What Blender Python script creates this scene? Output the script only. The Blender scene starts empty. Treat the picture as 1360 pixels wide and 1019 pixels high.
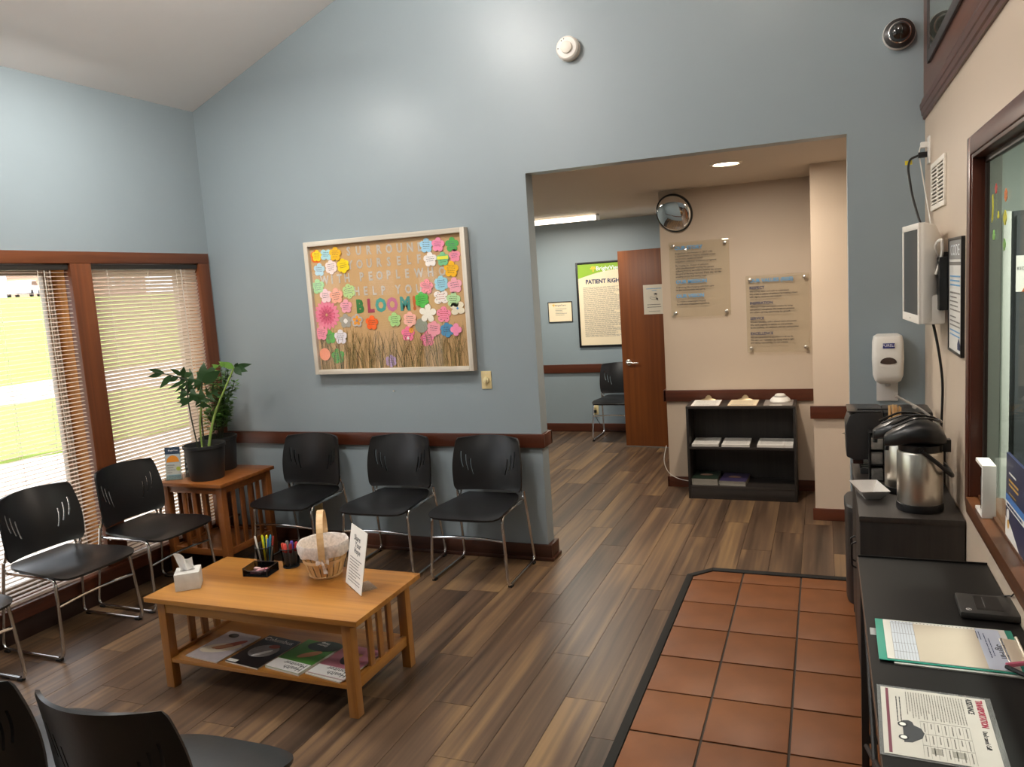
import bpy, bmesh, math, random
from mathutils import Vector, Matrix, Euler
R = random.Random(7)
S = bpy.context.scene
COL = S.collection
PI = math.pi

# ------------------------------------------------------------------ camera, world, lights, exposure
def make_camera():
    yaw, pitch, roll = -0.38505555, -0.12487411, -0.06629809
    f = Vector((math.sin(yaw)*math.cos(pitch), math.cos(yaw)*math.cos(pitch), math.sin(pitch)))
    rt = Vector((math.cos(yaw), -math.sin(yaw), 0)); up = rt.cross(f)
    r2 = math.cos(roll)*rt + math.sin(roll)*up
    u2 = -math.sin(roll)*rt + math.cos(roll)*up
    cam = bpy.data.cameras.new('camera'); co = bpy.data.objects.new('camera', cam); COL.objects.link(co)
    cam.sensor_width = 36; cam.sensor_fit = 'HORIZONTAL'; cam.lens = 1034.81/1360*36
    cam.clip_start = .05; cam.clip_end = 500
    m = Matrix((( r2.x, u2.x, -f.x, 0), (r2.y, u2.y, -f.y, 0), (r2.z, u2.z, -f.z, 1.78), (0, 0, 0, 1)))
    co.matrix_world = m
    S.camera = co
make_camera()

W = bpy.data.worlds.new('sky'); S.world = W; W.use_nodes = True
wb = W.node_tree.nodes['Background']; wb.inputs[0].default_value = (.86, .93, 1.0, 1); wb.inputs[1].default_value = 2.6

def light(name, kind, loc, energy, color, size=.3, size_y=None, rot=(0, 0, 0), **kw):
    l = bpy.data.lights.new(name, kind); l.energy = energy; l.color = color
    if kind == 'AREA':
        l.size = size
        if size_y: l.shape = 'RECTANGLE'; l.size_y = size_y
        else: l.shape = 'DISK'
    elif kind in ('POINT', 'SPOT'): l.shadow_soft_size = size
    for k, v in kw.items(): setattr(l, k, v)
    o = bpy.data.objects.new(name, l); o.location = loc; o.rotation_euler = rot; COL.objects.link(o)
    return o
WARM = (1, .89, .76); NEUT = (1, .96, .91)
sun = light('sun', 'SUN', (0, 0, 20), 6.0, (1, .95, .86), rot=Vector((-.14, .55, -.83)).to_track_quat('-Z', 'Y').to_euler(), angle=.01)
light('ceiling_lamp_near_wall', 'POINT', (-2.2, 3.0, 3.72), 52, NEUT, .12)
light('ceiling_lamp_corner', 'AREA', (-3.30, 3.15, 3.26), 26, NEUT, .34)
light('ceiling_lamp_middle', 'POINT', (-2.6, .9, 3.45), 74, NEUT, .14)
light('ceiling_lamp_counter', 'POINT', (-.35, 2.3, 4.3), 37, WARM, .12)
light('hall_downlight', 'AREA', (-.556, 5.174, 2.435), 22, WARM, .13)
light('hall_tube_far', 'AREA', (-2.75, 7.9, 2.385), 26, (1, .95, .85), 1.2, .1)
light('hall_tube_near', 'AREA', (-2.75, 6.1, 2.385), 22, (1, .95, .85), 1.2, .1)
light('office_lamp', 'AREA', (1.6, 2.9, 2.42), 75, (1, .97, .9), .6)
for i, (y0, y1) in enumerate(((3.55, 4.447), (2.508, 3.405), (1.466, 2.363), (.424, 1.321))):
    p = light('window_portal', 'AREA', (-4.40, (y0+y1)/2, 1.14), 1, (1, 1, 1), 1.89, y1-y0, rot=(0, math.radians(-90), 0))
    p.data.cycles.is_portal = True
S.view_settings.view_transform = 'Standard'; S.view_settings.look = 'None'
S.view_settings.gamma = 1; S.view_settings.use_curve_mapping = False
S.view_settings.exposure = 0.35

# ------------------------------------------------------------------ materials
def hx(s):
    s = s.lstrip('#'); out = []
    for i in (0, 2, 4):
        c = int(s[i:i+2], 16)/255
        out.append(c/12.92 if c <= .04045 else ((c+.055)/1.055)**2.4)
    return (*out, 1)
_M = {}
def nd(nt, t, **kw):
    n = nt.nodes.new(t)
    for k, v in kw.items(): setattr(n, k, v)
    return n
def base(name):
    m = bpy.data.materials.new(name); m.use_nodes = True
    return m, m.node_tree, m.node_tree.nodes['Principled BSDF']
def mat(name, col, rough=.5, metal=0, var=.06, scale=14, bump=.0, spec=.5, stretch=(1, 1, 1), coat=0, emit=0, alpha=None, trans=0):
    if name in _M: return _M[name]
    m, nt, b = base(name); c = hx(col) if isinstance(col, str) else col
    tc = nd(nt, 'ShaderNodeTexCoord'); mp = nd(nt, 'ShaderNodeMapping'); mp.inputs['Scale'].default_value = stretch
    nz = nd(nt, 'ShaderNodeTexNoise'); nz.inputs['Scale'].default_value = scale; nz.inputs['Detail'].default_value = 4
    nt.links.new(tc.outputs['Object'], mp.inputs[0]); nt.links.new(mp.outputs[0], nz.inputs['Vector'])
    mx = nd(nt, 'ShaderNodeMix', data_type='RGBA')
    mx.inputs[6].default_value = tuple(x*(1-var) for x in c[:3])+(1,)
    mx.inputs[7].default_value = tuple(min(1, x*(1+var)) for x in c[:3])+(1,)
    nt.links.new(nz.outputs[0], mx.inputs[0]); nt.links.new(mx.outputs[2], b.inputs['Base Color'])
    b.inputs['Roughness'].default_value = rough; b.inputs['Metallic'].default_value = metal
    b.inputs['Specular IOR Level'].default_value = spec; b.inputs['Coat Weight'].default_value = coat
    b.inputs['Transmission Weight'].default_value = trans
    if alpha is not None: b.inputs['Alpha'].default_value = alpha
    if emit: b.inputs['Emission Color'].default_value = c; b.inputs['Emission Strength'].default_value = emit
    if bump:
        bp = nd(nt, 'ShaderNodeBump'); bp.inputs['Strength'].default_value = bump; bp.inputs['Distance'].default_value = .01
        nt.links.new(nz.outputs[0], bp.inputs['Height']); nt.links.new(bp.outputs[0], b.inputs['Normal'])
    _M[name] = m; return m
def wood(name, dark, lite, axis=1, rough=.35, grain=26, bump=.05, mid=None, tone=.0, coat=0, spec=.5):
    """streaky wood; axis = the object axis the grain runs along; every object gets its own offset"""
    if name in _M: return _M[name]
    m, nt, b = base(name)
    tc = nd(nt, 'ShaderNodeTexCoord'); oi = nd(nt, 'ShaderNodeObjectInfo')
    mul = nd(nt, 'ShaderNodeMath', operation='MULTIPLY'); mul.inputs[1].default_value = 37.0
    nt.links.new(oi.outputs['Random'], mul.inputs[0])
    ad = nd(nt, 'ShaderNodeVectorMath', operation='ADD')
    nt.links.new(tc.outputs['Object'], ad.inputs[0]); nt.links.new(mul.outputs[0], ad.inputs[1])
    def lay(sc, st, det, dist):
        mp = nd(nt, 'ShaderNodeMapping'); s = [sc, sc, sc]; s[axis] = sc*st; mp.inputs['Scale'].default_value = s
        nt.links.new(ad.outputs[0], mp.inputs[0])
        z = nd(nt, 'ShaderNodeTexNoise'); z.inputs['Scale'].default_value = 1; z.inputs['Detail'].default_value = det
        z.inputs['Distortion'].default_value = dist
        nt.links.new(mp.outputs[0], z.inputs['Vector']); return z
    a = lay(grain*.28, .12, 3, .6); f = lay(grain*2.4, .03, 5, .3)
    mixf = nd(nt, 'ShaderNodeMath', operation='MULTIPLY_ADD'); mixf.inputs[1].default_value = .45
    sc = nd(nt, 'ShaderNodeMath', operation='MULTIPLY'); sc.inputs[1].default_value = .62
    nt.links.new(a.outputs[0], sc.inputs[0]); nt.links.new(f.outputs[0], mixf.inputs[0]); nt.links.new(sc.outputs[0], mixf.inputs[2])
    src = mixf
    if tone:
        tn = nd(nt, 'ShaderNodeMath', operation='MULTIPLY_ADD'); tn.inputs[1].default_value = tone
        mv = nd(nt, 'ShaderNodeMath', operation='SUBTRACT'); mv.inputs[1].default_value = tone/2
        nt.links.new(mixf.outputs[0], mv.inputs[0]); nt.links.new(oi.outputs['Random'], tn.inputs[0]); nt.links.new(mv.outputs[0], tn.inputs[2]); src = tn
    cr = nd(nt, 'ShaderNodeValToRGB'); cr.color_ramp.elements[0].position = .36; cr.color_ramp.elements[1].position = .70
    cr.color_ramp.elements[0].color = hx(dark); cr.color_ramp.elements[1].color = hx(lite)
    if mid: e = cr.color_ramp.elements.new(.52); e.color = hx(mid)
    nt.links.new(src.outputs[0], cr.inputs[0]); nt.links.new(cr.outputs[0], b.inputs['Base Color'])
    b.inputs['Roughness'].default_value = rough; b.inputs['Coat Weight'].default_value = coat; b.inputs['Coat Roughness'].default_value = .25
    b.inputs['Specular IOR Level'].default_value = spec
    if bump:
        bp = nd(nt, 'ShaderNodeBump'); bp.inputs['Strength'].default_value = bump; bp.inputs['Distance'].default_value = .004
        nt.links.new(f.outputs[0], bp.inputs['Height']); nt.links.new(bp.outputs[0], b.inputs['Normal'])
    _M[name] = m; return m
def glass(name, tint='#ffffff', refl=1.0, rough=.0, body=0.0, bodycol='#ffffff'):
    """thin pane: clear, with a mirror film by Fresnel; body = share of a milky surface"""
    if name in _M: return _M[name]
    m = bpy.data.materials.new(name); m.use_nodes = True; nt = m.node_tree
    for n in list(nt.nodes):
        if n.type == 'BSDF_PRINCIPLED': nt.nodes.remove(n)
    out = [n for n in nt.nodes if n.type == 'OUTPUT_MATERIAL'][0]
    t = nd(nt, 'ShaderNodeBsdfTransparent'); t.inputs[0].default_value = hx(tint)
    g = nd(nt, 'ShaderNodeBsdfGlossy'); g.inputs['Roughness'].default_value = rough
    fr = nd(nt, 'ShaderNodeFresnel'); ge = nd(nt, 'ShaderNodeNewGeometry')
    io = nd(nt, 'ShaderNodeMath', operation='MULTIPLY_ADD'); io.inputs[1].default_value = 1/1.5-1.5; io.inputs[2].default_value = 1.5
    nt.links.new(ge.outputs['Backfacing'], io.inputs[0]); nt.links.new(io.outputs[0], fr.inputs[0])
    k = nd(nt, 'ShaderNodeMath', operation='MULTIPLY'); k.inputs[1].default_value = refl
    nt.links.new(fr.outputs[0], k.inputs[0])
    s0 = t
    if body:
        d = nd(nt, 'ShaderNodeBsdfDiffuse'); d.inputs[0].default_value = hx(bodycol)
        mb = nd(nt, 'ShaderNodeMixShader'); mb.inputs[0].default_value = body
        nt.links.new(t.outputs[0], mb.inputs[1]); nt.links.new(d.outputs[0], mb.inputs[2]); s0 = mb
    mx = nd(nt, 'ShaderNodeMixShader')
    nt.links.new(k.outputs[0], mx.inputs[0]); nt.links.new(s0.outputs[0], mx.inputs[1]); nt.links.new(g.outputs[0], mx.inputs[2])
    nt.links.new(mx.outputs[0], out.inputs[0])
    _M[name] = m; return m

BLUE = mat('blue_wall_paint', '#8b979c', .38, var=.025, scale=5, bump=.012)
BEIGE = mat('beige_wall_paint', '#c6b4a0', .5, var=.02, scale=5, bump=.012)
CEIL = mat('ceiling_paint', '#efedeb', .8, var=.015, scale=9)
HCEIL = mat('hall_ceiling_paint', '#cdbfae', .7, var=.02, scale=9)
PLANK = wood('plank_wood', '#33271d', '#886c4b', 1, .36, 11, .08, mid='#594535', tone=.055, spec=.45)
RAIL = wood('red_brown_rail_wood', '#3a1b10', '#5c2e1b', 0, .32, 16, .03)
RAILY = wood('red_brown_rail_wood_y', '#3f1d12', '#65321f', 1, .32, 16, .03)
RAILZ = wood('red_brown_rail_wood_z', '#371a10', '#58291a', 2, .32, 16, .03)
CASEY = wood('window_casing_wood_y', '#4a2412', '#744020', 1, .4, 16, .03)
CASEZ = wood('window_casing_wood_z', '#4a2412', '#744020', 2, .4, 16, .03)
OAK = wood('honey_oak_x', '#85521f', '#b8803a', 0, .3, 14, .03, coat=.25)
OAKY = wood('honey_oak_y', '#85521f', '#b8803a', 1, .3, 14, .03, coat=.25)
OAKZ = wood('honey_oak_z', '#7c4a1e', '#a97235', 2, .33, 14, .03, coat=.2)
SOAK = wood('side_table_oak', '#6e3d1a', '#9a5d2b', 0, .32, 14, .03, coat=.2)
SOAKZ = wood('side_table_oak_z', '#683a18', '#915628', 2, .33, 14, .03, coat=.2)
BLKP = mat('black_chair_plastic', '#171718', .34, var=.05, scale=60, bump=.02)
BLK = mat('black_plastic', '#121213', .35, var=.05)
BLKM = mat('matte_black', '#171615', .6, var=.06)
CHROME = mat('chrome', '#d9d9d8', .12, 1, var=.01)
STEEL = mat('brushed_steel', '#dcd6cb', .31, 1, var=.08, scale=40, stretch=(1, 1, .05))
RUB = mat('black_rubber', '#0c0c0c', .8)
WHT = mat('white_plastic', '#e6e2da', .4, var=.02)
IVORY = mat('ivory_plastic', '#d8c592', .4, var=.03)
PAPER = mat('white_paper', '#ece8e0', .7, var=.02)
CREAM = mat('cream_paper', '#ead9b8', .7, var=.03)
INK = mat('dark_ink', '#2b2b30', .7)
GREYINK = mat('grey_ink', '#77736d', .7)
NAVY = mat('navy_ink', '#1d2c55', .6)
SKYINK = mat('sky_blue_ink', '#5a9fd0', .6)
EBONY = wood('dark_laminate', '#151211', '#302b27', 2, .45, 20, .04)
EBONYY = wood('dark_laminate_y', '#1b1817', '#3a342f', 1, .45, 20, .04)
EBONYX = wood('dark_laminate_x', '#171413', '#332d29', 0, .45, 20, .04)
PANE = glass('window_glass')
ACRYL = glass('acrylic_sheet', '#f4f4f0', .9, body=.10, bodycol='#d8cfc4')

# ------------------------------------------------------------------ mesh builder
class MB:
    def __init__(s): s.v = []; s.f = []; s.mi = []; s.cur = 0
    def add(s, vs, fs, M=None):
        o = len(s.v)
        s.v += [tuple(M @ Vector(p)) if M else tuple(p) for p in vs]
        s.f += [tuple(i+o for i in f) for f in fs]; s.mi += [s.cur]*len(fs); return s
    def box(s, x0, x1, y0, y1, z0, z1, M=None):
        v = [(x, y, z) for z in (z0, z1) for y in (y0, y1) for x in (x0, x1)]
        return s.add(v, [(0, 2, 3, 1), (4, 5, 7, 6), (0, 1, 5, 4), (2, 6, 7, 3), (0, 4, 6, 2), (1, 3, 7, 5)], M)
    def cbox(s, c, d, M=None):
        x, y, z = c; a, b, e = d[0]/2, d[1]/2, d[2]/2
        return s.box(x-a, x+a, y-b, y+b, z-e, z+e, M)
    def prism(s, poly, z0, z1, M=None):
        n = len(poly)
        a = sum(poly[i][0]*poly[(i+1) % n][1]-poly[(i+1) % n][0]*poly[i][1] for i in range(n))
        if a < 0: poly = poly[::-1]
        v = [(x, y, z0) for x, y in poly]+[(x, y, z1) for x, y in poly]
        f = [tuple(range(n))[::-1], tuple(range(n, 2*n))]+[(i, (i+1) % n, n+(i+1) % n, n+i) for i in range(n)]
        return s.add(v, f, M)
    def quad(s, a, b, c, d, M=None): return s.add([a, b, c, d], [(0, 1, 2, 3)], M)
    def flat(s, x0, x1, y0, y1, z=0, M=None): return s.add([(x0, y0, z), (x1, y0, z), (x1, y1, z), (x0, y1, z)], [(0, 1, 2, 3)], M)
    def lathe(s, prof, c=(0, 0, 0), n=24, M=None, sx=1, sy=1, cap=True):
        v = []; f = []; k = len(prof)
        for r, z in prof:
            for i in range(n):
                t = 2*PI*i/n; v.append((c[0]+r*math.cos(t)*sx, c[1]+r*math.sin(t)*sy, c[2]+z))
        for j in range(k-1):
            for i in range(n):
                a, b = j*n+i, j*n+(i+1) % n; f.append((a, b, b+n, a+n))
        if cap: f.append(tuple(range(n))[::-1]); f.append(tuple(range((k-1)*n, k*n)))
        return s.add(v, f, M)
    def cyl(s, c, r, h, n=20, M=None): return s.lathe([(r, 0), (r, h)], c, n, M)
    def rings(s, rr, cap=True, M=None):
        n = len(rr[0]); v = [p for r in rr for p in r]; f = []
        for j in range(len(rr)-1):
            for i in range(n):
                a, b = j*n+i, j*n+(i+1) % n; f.append((a, b, b+n, a+n))
        if cap: f.append(tuple(range(n))[::-1]); f.append(tuple(range((len(rr)-1)*n, len(rr)*n)))
        return s.add(v, f, M)
    def tube(s, pts, r, n=8, fil=0, closed=False, M=None, seg=5):
        P = [Vector(p) for p in pts]
        if fil:
            Q = []
            rng = range(len(P)) if closed else range(1, len(P)-1)
            if not closed: Q.append(P[0])
            for i in rng:
                a, b, c = P[i-1], P[i], P[(i+1) % len(P)]
                d1 = (a-b); d2 = (c-b); L = min(fil, d1.length*.49, d2.length*.49)
                p1 = b+d1.normalized()*L; p2 = b+d2.normalized()*L
                for k in range(seg+1):
                    t = k/seg; Q.append(p1*(1-t)**2+b*2*t*(1-t)+p2*t*t)
            if not closed: Q.append(P[-1])
            P = Q
        m = len(P); T = []
        for i in range(m):
            a = P[i-1] if (i or closed) else P[0]; b = P[(i+1) % m] if (i < m-1 or closed) else P[-1]
            T.append((b-a).normalized())
        u = T[0].orthogonal().normalized(); rr = []
        for i in range(m):
            u = (u-T[i]*u.dot(T[i])).normalized(); w = T[i].cross(u)
            q = r[0]+(r[-1]-r[0])*i/(m-1) if isinstance(r, (list, tuple)) else r
            rr.append([P[i]+(u*math.cos(2*PI*k/n)+w*math.sin(2*PI*k/n))*q for k in range(n)])
        if closed: rr.append(rr[0]); return s.rings(rr, False, M)
        return s.rings(rr, True, M)
    def shell(s, fn, nu, nv, th, M=None):
        """fn(u,v)->point for u,v in 0..1; thickened along the normal by th"""
        e = 1e-3; top = []; bot = []
        for j in range(nv+1):
            for i in range(nu+1):
                u, v = i/nu, j/nv; p = Vector(fn(u, v))
                du = Vector(fn(min(1, u+e), v))-Vector(fn(max(0, u-e), v)); dv = Vector(fn(u, min(1, v+e)))-Vector(fn(u, max(0, v-e)))
                nrm = du.cross(dv).normalized(); top.append(p); bot.append(p-nrm*th)
        w = nu+1; N = len(top); f = []
        for j in range(nv):
            for i in range(nu):
                a = j*w+i; f.append((a, a+1, a+w+1, a+w)); f.append((N+a, N+a+w, N+a+w+1, N+a+1))
        for i in range(nu):
            f.append((i+1, i, N+i, N+i+1)); a = nv*w+i; f.append((a, a+1, N+a+1, N+a))
        for j in range(nv):
            a = j*w; f.append((a, a+w, N+a+w, N+a)); a = j*w+nu; f.append((a+w, a, N+a, N+a+w))
        return s.add(top+bot, f, M)
    def mesh(s, name, mats, smooth=False, bevel=0, tri=False):
        me = bpy.data.meshes.new(name); me.from_pydata([tuple(p) for p in s.v], [], s.f)
        for m in (mats if isinstance(mats, (list, tuple)) else [mats]): me.materials.append(m)
        for p, i in zip(me.polygons, s.mi): p.material_index = i
        if bevel or tri:
            bm = bmesh.new(); bm.from_mesh(me)
            if bevel:
                ed = [e for e in bm.edges if len(e.link_faces) == 2 and e.calc_face_angle(0) > .6]
                bmesh.ops.bevel(bm, geom=ed, offset=bevel, segments=2, affect='EDGES', profile=.6, clamp_overlap=True)
            if tri: bmesh.ops.triangulate(bm, faces=bm.faces[:])
            bm.to_mesh(me); bm.free()
        if smooth or bevel:
            me.polygons.foreach_set('use_smooth', [True]*len(me.polygons)); me.set_sharp_from_angle(angle=math.radians(38))
        me.update(); return me
    def build(s, name, mats, parent=None, loc=(0, 0, 0), smooth=False, bevel=0, rot=None, tri=False):
        return link(name, s.mesh(name, mats, smooth, bevel, tri), parent, loc, rot)
def link(name, me, parent=None, loc=(0, 0, 0), rot=None):
    o = bpy.data.objects.new(name, me); COL.objects.link(o); o.location = loc
    if rot is not None:
        if isinstance(rot, Matrix): o.rotation_euler = rot.to_3x3().to_euler()
        else: o.rotation_euler = rot
    if parent: o.parent = parent
    return o
def thing(name, label, cat, loc=(0, 0, 0), rz=0, group=None, rot=None):
    o = bpy.data.objects.new(name, None); COL.objects.link(o); o.location = loc; o.rotation_euler = rot if rot else (0, 0, rz)
    o.empty_display_size = .05
    return tag(o, label, cat, group)
def tag(o, label=None, cat=None, group=None, kind=None):
    if label: o['label'] = label
    if cat: o['category'] = cat
    if group: o['group'] = group
    if kind: o['kind'] = kind
    return o
def struct(o): o['kind'] = 'structure'; return o
def stuff(o): o['kind'] = 'stuff'; return o
def copy_tree(o, parent=None):
    c = o.copy(); COL.objects.link(c)
    if parent: c.parent = parent
    for ch in list(o.children): copy_tree(ch, c)
    return c
_T = {}
def text_mesh(body, size, align='LEFT', mt=INK, space=1.0, ext=.0003, sx=1.0, bold=0):
    key = (body, size, align, mt.name, space, sx, bold)
    if key in _T: return _T[key]
    cu = bpy.data.curves.new('text', 'FONT'); cu.body = body; cu.size = size; cu.align_x = align; cu.resolution_u = 2
    cu.space_line = space; cu.extrude = ext; cu.fill_mode = 'BOTH'; cu.offset = bold*size
    ob = bpy.data.objects.new('text', cu)
    me = ob.to_mesh().copy(); ob.to_mesh_clear(); bpy.data.objects.remove(ob); bpy.data.curves.remove(cu)
    if sx != 1: me.transform(Matrix.Scale(sx, 4, (1, 0, 0)))
    me.materials.clear(); me.materials.append(mt); _T[key] = me; return me
def text(body, size, loc, rot, parent, mt=INK, align='LEFT', name='lettering', space=1.0, sx=1.0, bold=0):
    return link(name, text_mesh(body, size, align, mt, space, sx=sx, bold=bold), parent, loc, rot)
RB = (PI/2, 0, 0)                                     # stands on a wall that faces -Y
RR = Matrix(((0, 0, -1), (-1, 0, 0), (0, 1, 0))).to_euler()   # on a wall that faces -X: reads towards -Y
def lines(w, h, n, thick, seed=1, ragged=.35, gap=None):
    """n ruled lines of unreadable print, top-left corner at 0,0"""
    q = random.Random(seed); b = MB()
    for i in range(n):
        y = -h*(i+.5)/n; x = 0; end = w*(1-ragged*q.random()*(q.random() < .5))
        while x < end:
            l = min(end-x, q.uniform(.04, .12)*w); b.flat(x, x+l, y-thick/2, y+thick/2); x += l+.012*w
    return b

# ------------------------------------------------------------------ the room shell
XL, XR, YB = -4.19, .49, 4.58
def bx(name, a, m, parent=None, bevel=0, kind=True):
    b = MB().box(*a); o = b.build(name, m, parent, bevel=bevel)
    return struct(o) if kind and not parent else o
slope = lambda x: 3.169+.414*(x+4.18)
# floor slab, planks, clay tiles
floor = struct(MB().box(-4.4, 3.2, -2.6, 8.9, -.12, -.006).build('floor', mat('floor_underlay', '#2a211b', .8)))
PL, PW = 1.235, .183
pm = MB().box(-PW/2+.0012, PW/2-.0012, -PL/2+.001, PL/2-.001, -.006, 0).mesh('plank', PLANK)
joints = {0: 2.74, 1: 3.0, 2: 3.373, 3: 2.458, 4: 2.82, 5: 3.23, 6: 4.01}
def planks():
    for k in range(-8, 19):
        xc = -.88-.183*k+PW/2
        if xc-PW/2 < XL-.02: xc = XL+PW/2
        y = joints.get(k, R.uniform(0, PL)); y -= PL*math.ceil((y+1.2)/PL)
        hall_only = xc > -.78
        while y < 8.78:
            y0, y1 = y, y+PL; y += PL
            if hall_only:
                if y1 < 4.3 or (y0 > 6.5 and xc > -1.2): continue
                y0 = max(y0, 4.47)
            if y1 < -1.0: continue
            if xc < -3.6 and y0 > 4.7: continue
            if xc > -1.2 and y0 > 6.5: continue
            y1 = min(y1, 8.78); x0, x1 = xc-PW/2, xc+PW/2
            if k == 0 and y0 < 4.4:
                x1 = -.765
                if y1 > 4.49:
                    MB().box(-PW/2+.0012, PW/2-.0012, -(y1-4.49)/2, (y1-4.49)/2-.001, -.006, 0).build('plank', PLANK, floor, (xc, (y1+4.49)/2, 0)); y1 = 4.488
            if y1-y0 > PL-.01 and x1-x0 > PW-.002: link('plank', pm, floor, (xc, (y0+y1)/2, 0))
            else:
                cx, cy = (x0+x1)/2, (y0+y1)/2
                MB().box(x0+.0012-cx, x1-.0012-cx, y0+.001-cy, y1-.001-cy, -.006, 0).build('plank', PLANK, floor, (cx, cy, 0))
planks()
TILE = mat('terracotta_tile', '#70411f', .48, var=.28, scale=7, bump=.05, spec=.35)
def tiles():
    MB().prism([(-.745, -1.2), (.48, -1.2), (.48, 4.575), (-.642, 4.575), (-.745, 4.47)], -.005, .003).build('grout', mat('dark_grout', '#3b3128', .85), floor)
    g = .0095; xs = [-.742, -.461, -.143, .178, .478]; ys = [4.573, 4.421]+[4.101-.3215*i for i in range(17)]
    for i in range(len(xs)-1):
        for j in range(len(ys)-1):
            x0, x1, y1, y0 = xs[i]+g/2, xs[i+1]-g/2, ys[j]-g/2, ys[j+1]+g/2
            if i == 3 and y0 < 1.0: continue
            poly = [(x0, y0), (x1, y0), (x1, y1), (x0, y1)]
            if i == 0 and j == 0: poly = [(x0, y0), (x1, y0), (x1, y1), (-.636, y1), (x0, y1-.105)]
            cx, cy = (x0+x1)/2, (y0+y1)/2
            MB().prism([(a-cx, b-cy) for a, b in poly], .003, .0085+R.uniform(-.0006, .0006)).build('tile', TILE, floor, (cx, cy, 0), bevel=.002)
    c = MB(); o = [(-.778, -1.2), (-.778, 4.486), (-.644, 4.622), (.12, 4.622)]; i_ = [(-.74, -1.2), (-.74, 4.470), (-.638, 4.574), (.12, 4.574)]
    for a in range(3):
        p = [o[a], o[a+1], i_[a+1], i_[a]]; c.prism(p, .0, .013)
    struct(c.build('trim_1', mat('dark_edge_strip', '#171513', .65, spec=.25), bevel=.004))
tiles()
# blue gable wall with the wide opening
o = MB()
o.box(-4.4, -1.678, YB, 4.697, 0, 5.4); o.box(-1.678, .125, YB, 4.697, 2.452, 5.4); o.box(.125, .6, YB, 4.697, 0, 5.4)
struct(o.build('wall_back', BLUE))
# sloped ceiling, walls that close the room
c = MB(); c.add([(-4.5, -2.6, slope(-4.5)), (.7, -2.6, slope(.7)), (.7, 4.7, slope(.7)), (-4.5, 4.7, slope(-4.5)), (-4.5, -2.6, slope(-4.5)+.1), (.7, -2.6, slope(.7)+.1), (.7, 4.7, slope(.7)+.1), (-4.5, 4.7, slope(-4.5)+.1)],
    [(0, 1, 2, 3), (7, 6, 5, 4), (0, 4, 5, 1), (1, 5, 6, 2), (2, 6, 7, 3), (3, 7, 4, 0)]); struct(c.build('ceiling', CEIL))
bx('wall_front', (-4.4, .7, -2.6, -2.5, 0, 5.4), BLUE)
# left wall around the windows
WIN = ((3.55, 4.447), (2.508, 3.405), (1.466, 2.363), (.424, 1.321)); Z0, Z1 = .195, 2.085
w = MB(); w.box(-4.40, XL, -2.5, YB, 2.12, 3.35); w.box(-4.40, XL, 4.50, YB, 0, 2.12); w.box(-4.40, XL, -2.5, .36, 0, 2.12); w.box(-4.40, XL, .36, 4.5, -.1, .16)
struct(w.build('wall_left', BLUE))
t = MB(); t.box(XL-.01, XL+.022, .30, 4.552, Z1, 2.156); struct(t.build('trim_2', CASEY, bevel=.004))
t = MB(); t.box(XL-.01, XL+.030, .30, 4.552, .115, Z0); t.box(XL-.01, XL+.05, .30, 4.552, Z0-.012, Z0+.006); struct(t.build('trim_3', RAILY, bevel=.004))
struct(MB().box(XL-.01, XL+.018, -2.5, 4.552, 0, .115).build('baseboard_left', mat('dark_base_wood', '#2c1812', .4), bevel=.003))
jamb = [(4.447, 4.552)]+[(WIN[i+1][1], WIN[i][0]) for i in range(3)]+[(.30, .424)]
JAMBW = wood('sunlit_jamb_wood', '#8c5a2a', '#b9803f', 2, .6, 16, .03, spec=.25)  # daylight on the jambs put into the colour, lighter than the casing
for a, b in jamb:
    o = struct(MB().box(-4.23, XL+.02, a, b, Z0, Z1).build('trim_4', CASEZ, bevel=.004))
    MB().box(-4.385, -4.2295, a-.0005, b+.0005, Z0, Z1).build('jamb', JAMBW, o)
SASH = mat('taupe_window_sash', '#a59a8c', .5)
for i, (a, b) in enumerate(WIN):
    s = MB(); X0, X1 = -4.375, -4.335
    s.box(X0, X1, a, a+.06, Z0, Z1); s.box(X0, X1, b-.06, b, Z0, Z1); s.box(X0, X1, a+.06, b-.06, Z1-.06, Z1); s.box(X0, X1, a+.06, b-.06, Z0, Z0+.06)
    wn = struct(s.build('window_%d' % (i+1), SASH, bevel=.003))
    MB().box(-4.358, -4.354, a+.055, b-.055, Z0+.055, Z1-.055).build('pane', PANE, wn)
    MB().box(-4.385, XL, a, b, Z1-.002, Z1+.03).build('head_jamb', CASEY, wn)
    MB().box(-4.385, XL, a, b, Z0-.03, Z0).build('sill', CASEY, wn)
# right wall with the reception window
RY0, RY1, RZ0, RZ1, XO = .75, 3.105, .925, 2.105, .558
w = MB(); w.box(XR, XO, 3.12, YB, 0, 5.4); w.box(XR, XO, -2.5, .72, 0, 5.4); w.box(XR, XO, .72, 3.12, 0, .89); w.box(XR, XO, .72, 3.12, 2.13, 5.4)
struct(w.build('wall_right', BEIGE))
wn = MB(); wn.box(XR-.016, .526, RY1, 3.122, RZ0, RZ1+.025); wn.box(XR-.016, .526, RY0-.03, RY0, RZ0, RZ1+.025); wn.box(XR-.016, .526, RY0, RY1, RZ1, RZ1+.025)
W5 = struct(wn.build('window_5', RAILZ, bevel=.002))
GREYR = mat('grey_reveal', '#8d9087', .6)
r = MB(); r.box(.526, XO+.004, RY1, 3.122, RZ0, RZ1+.025); r.box(.526, XO+.004, RY0-.03, RY0, RZ0, RZ1+.025); r.box(.526, XO+.004, RY0, RY1, RZ1, RZ1+.025); r.build('reveal', GREYR, W5)
MB().box(XR-.022, XR-.001, RY1+.012, 3.175, RZ0-.035, 2.178).build('casing', RAILZ, W5, bevel=.004)
MB().box(XR-.022, XR-.001, RY0-.08, RY1+.012, RZ1+.012, 2.178).build('casing', RAILY, W5, bevel=.004)
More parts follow.
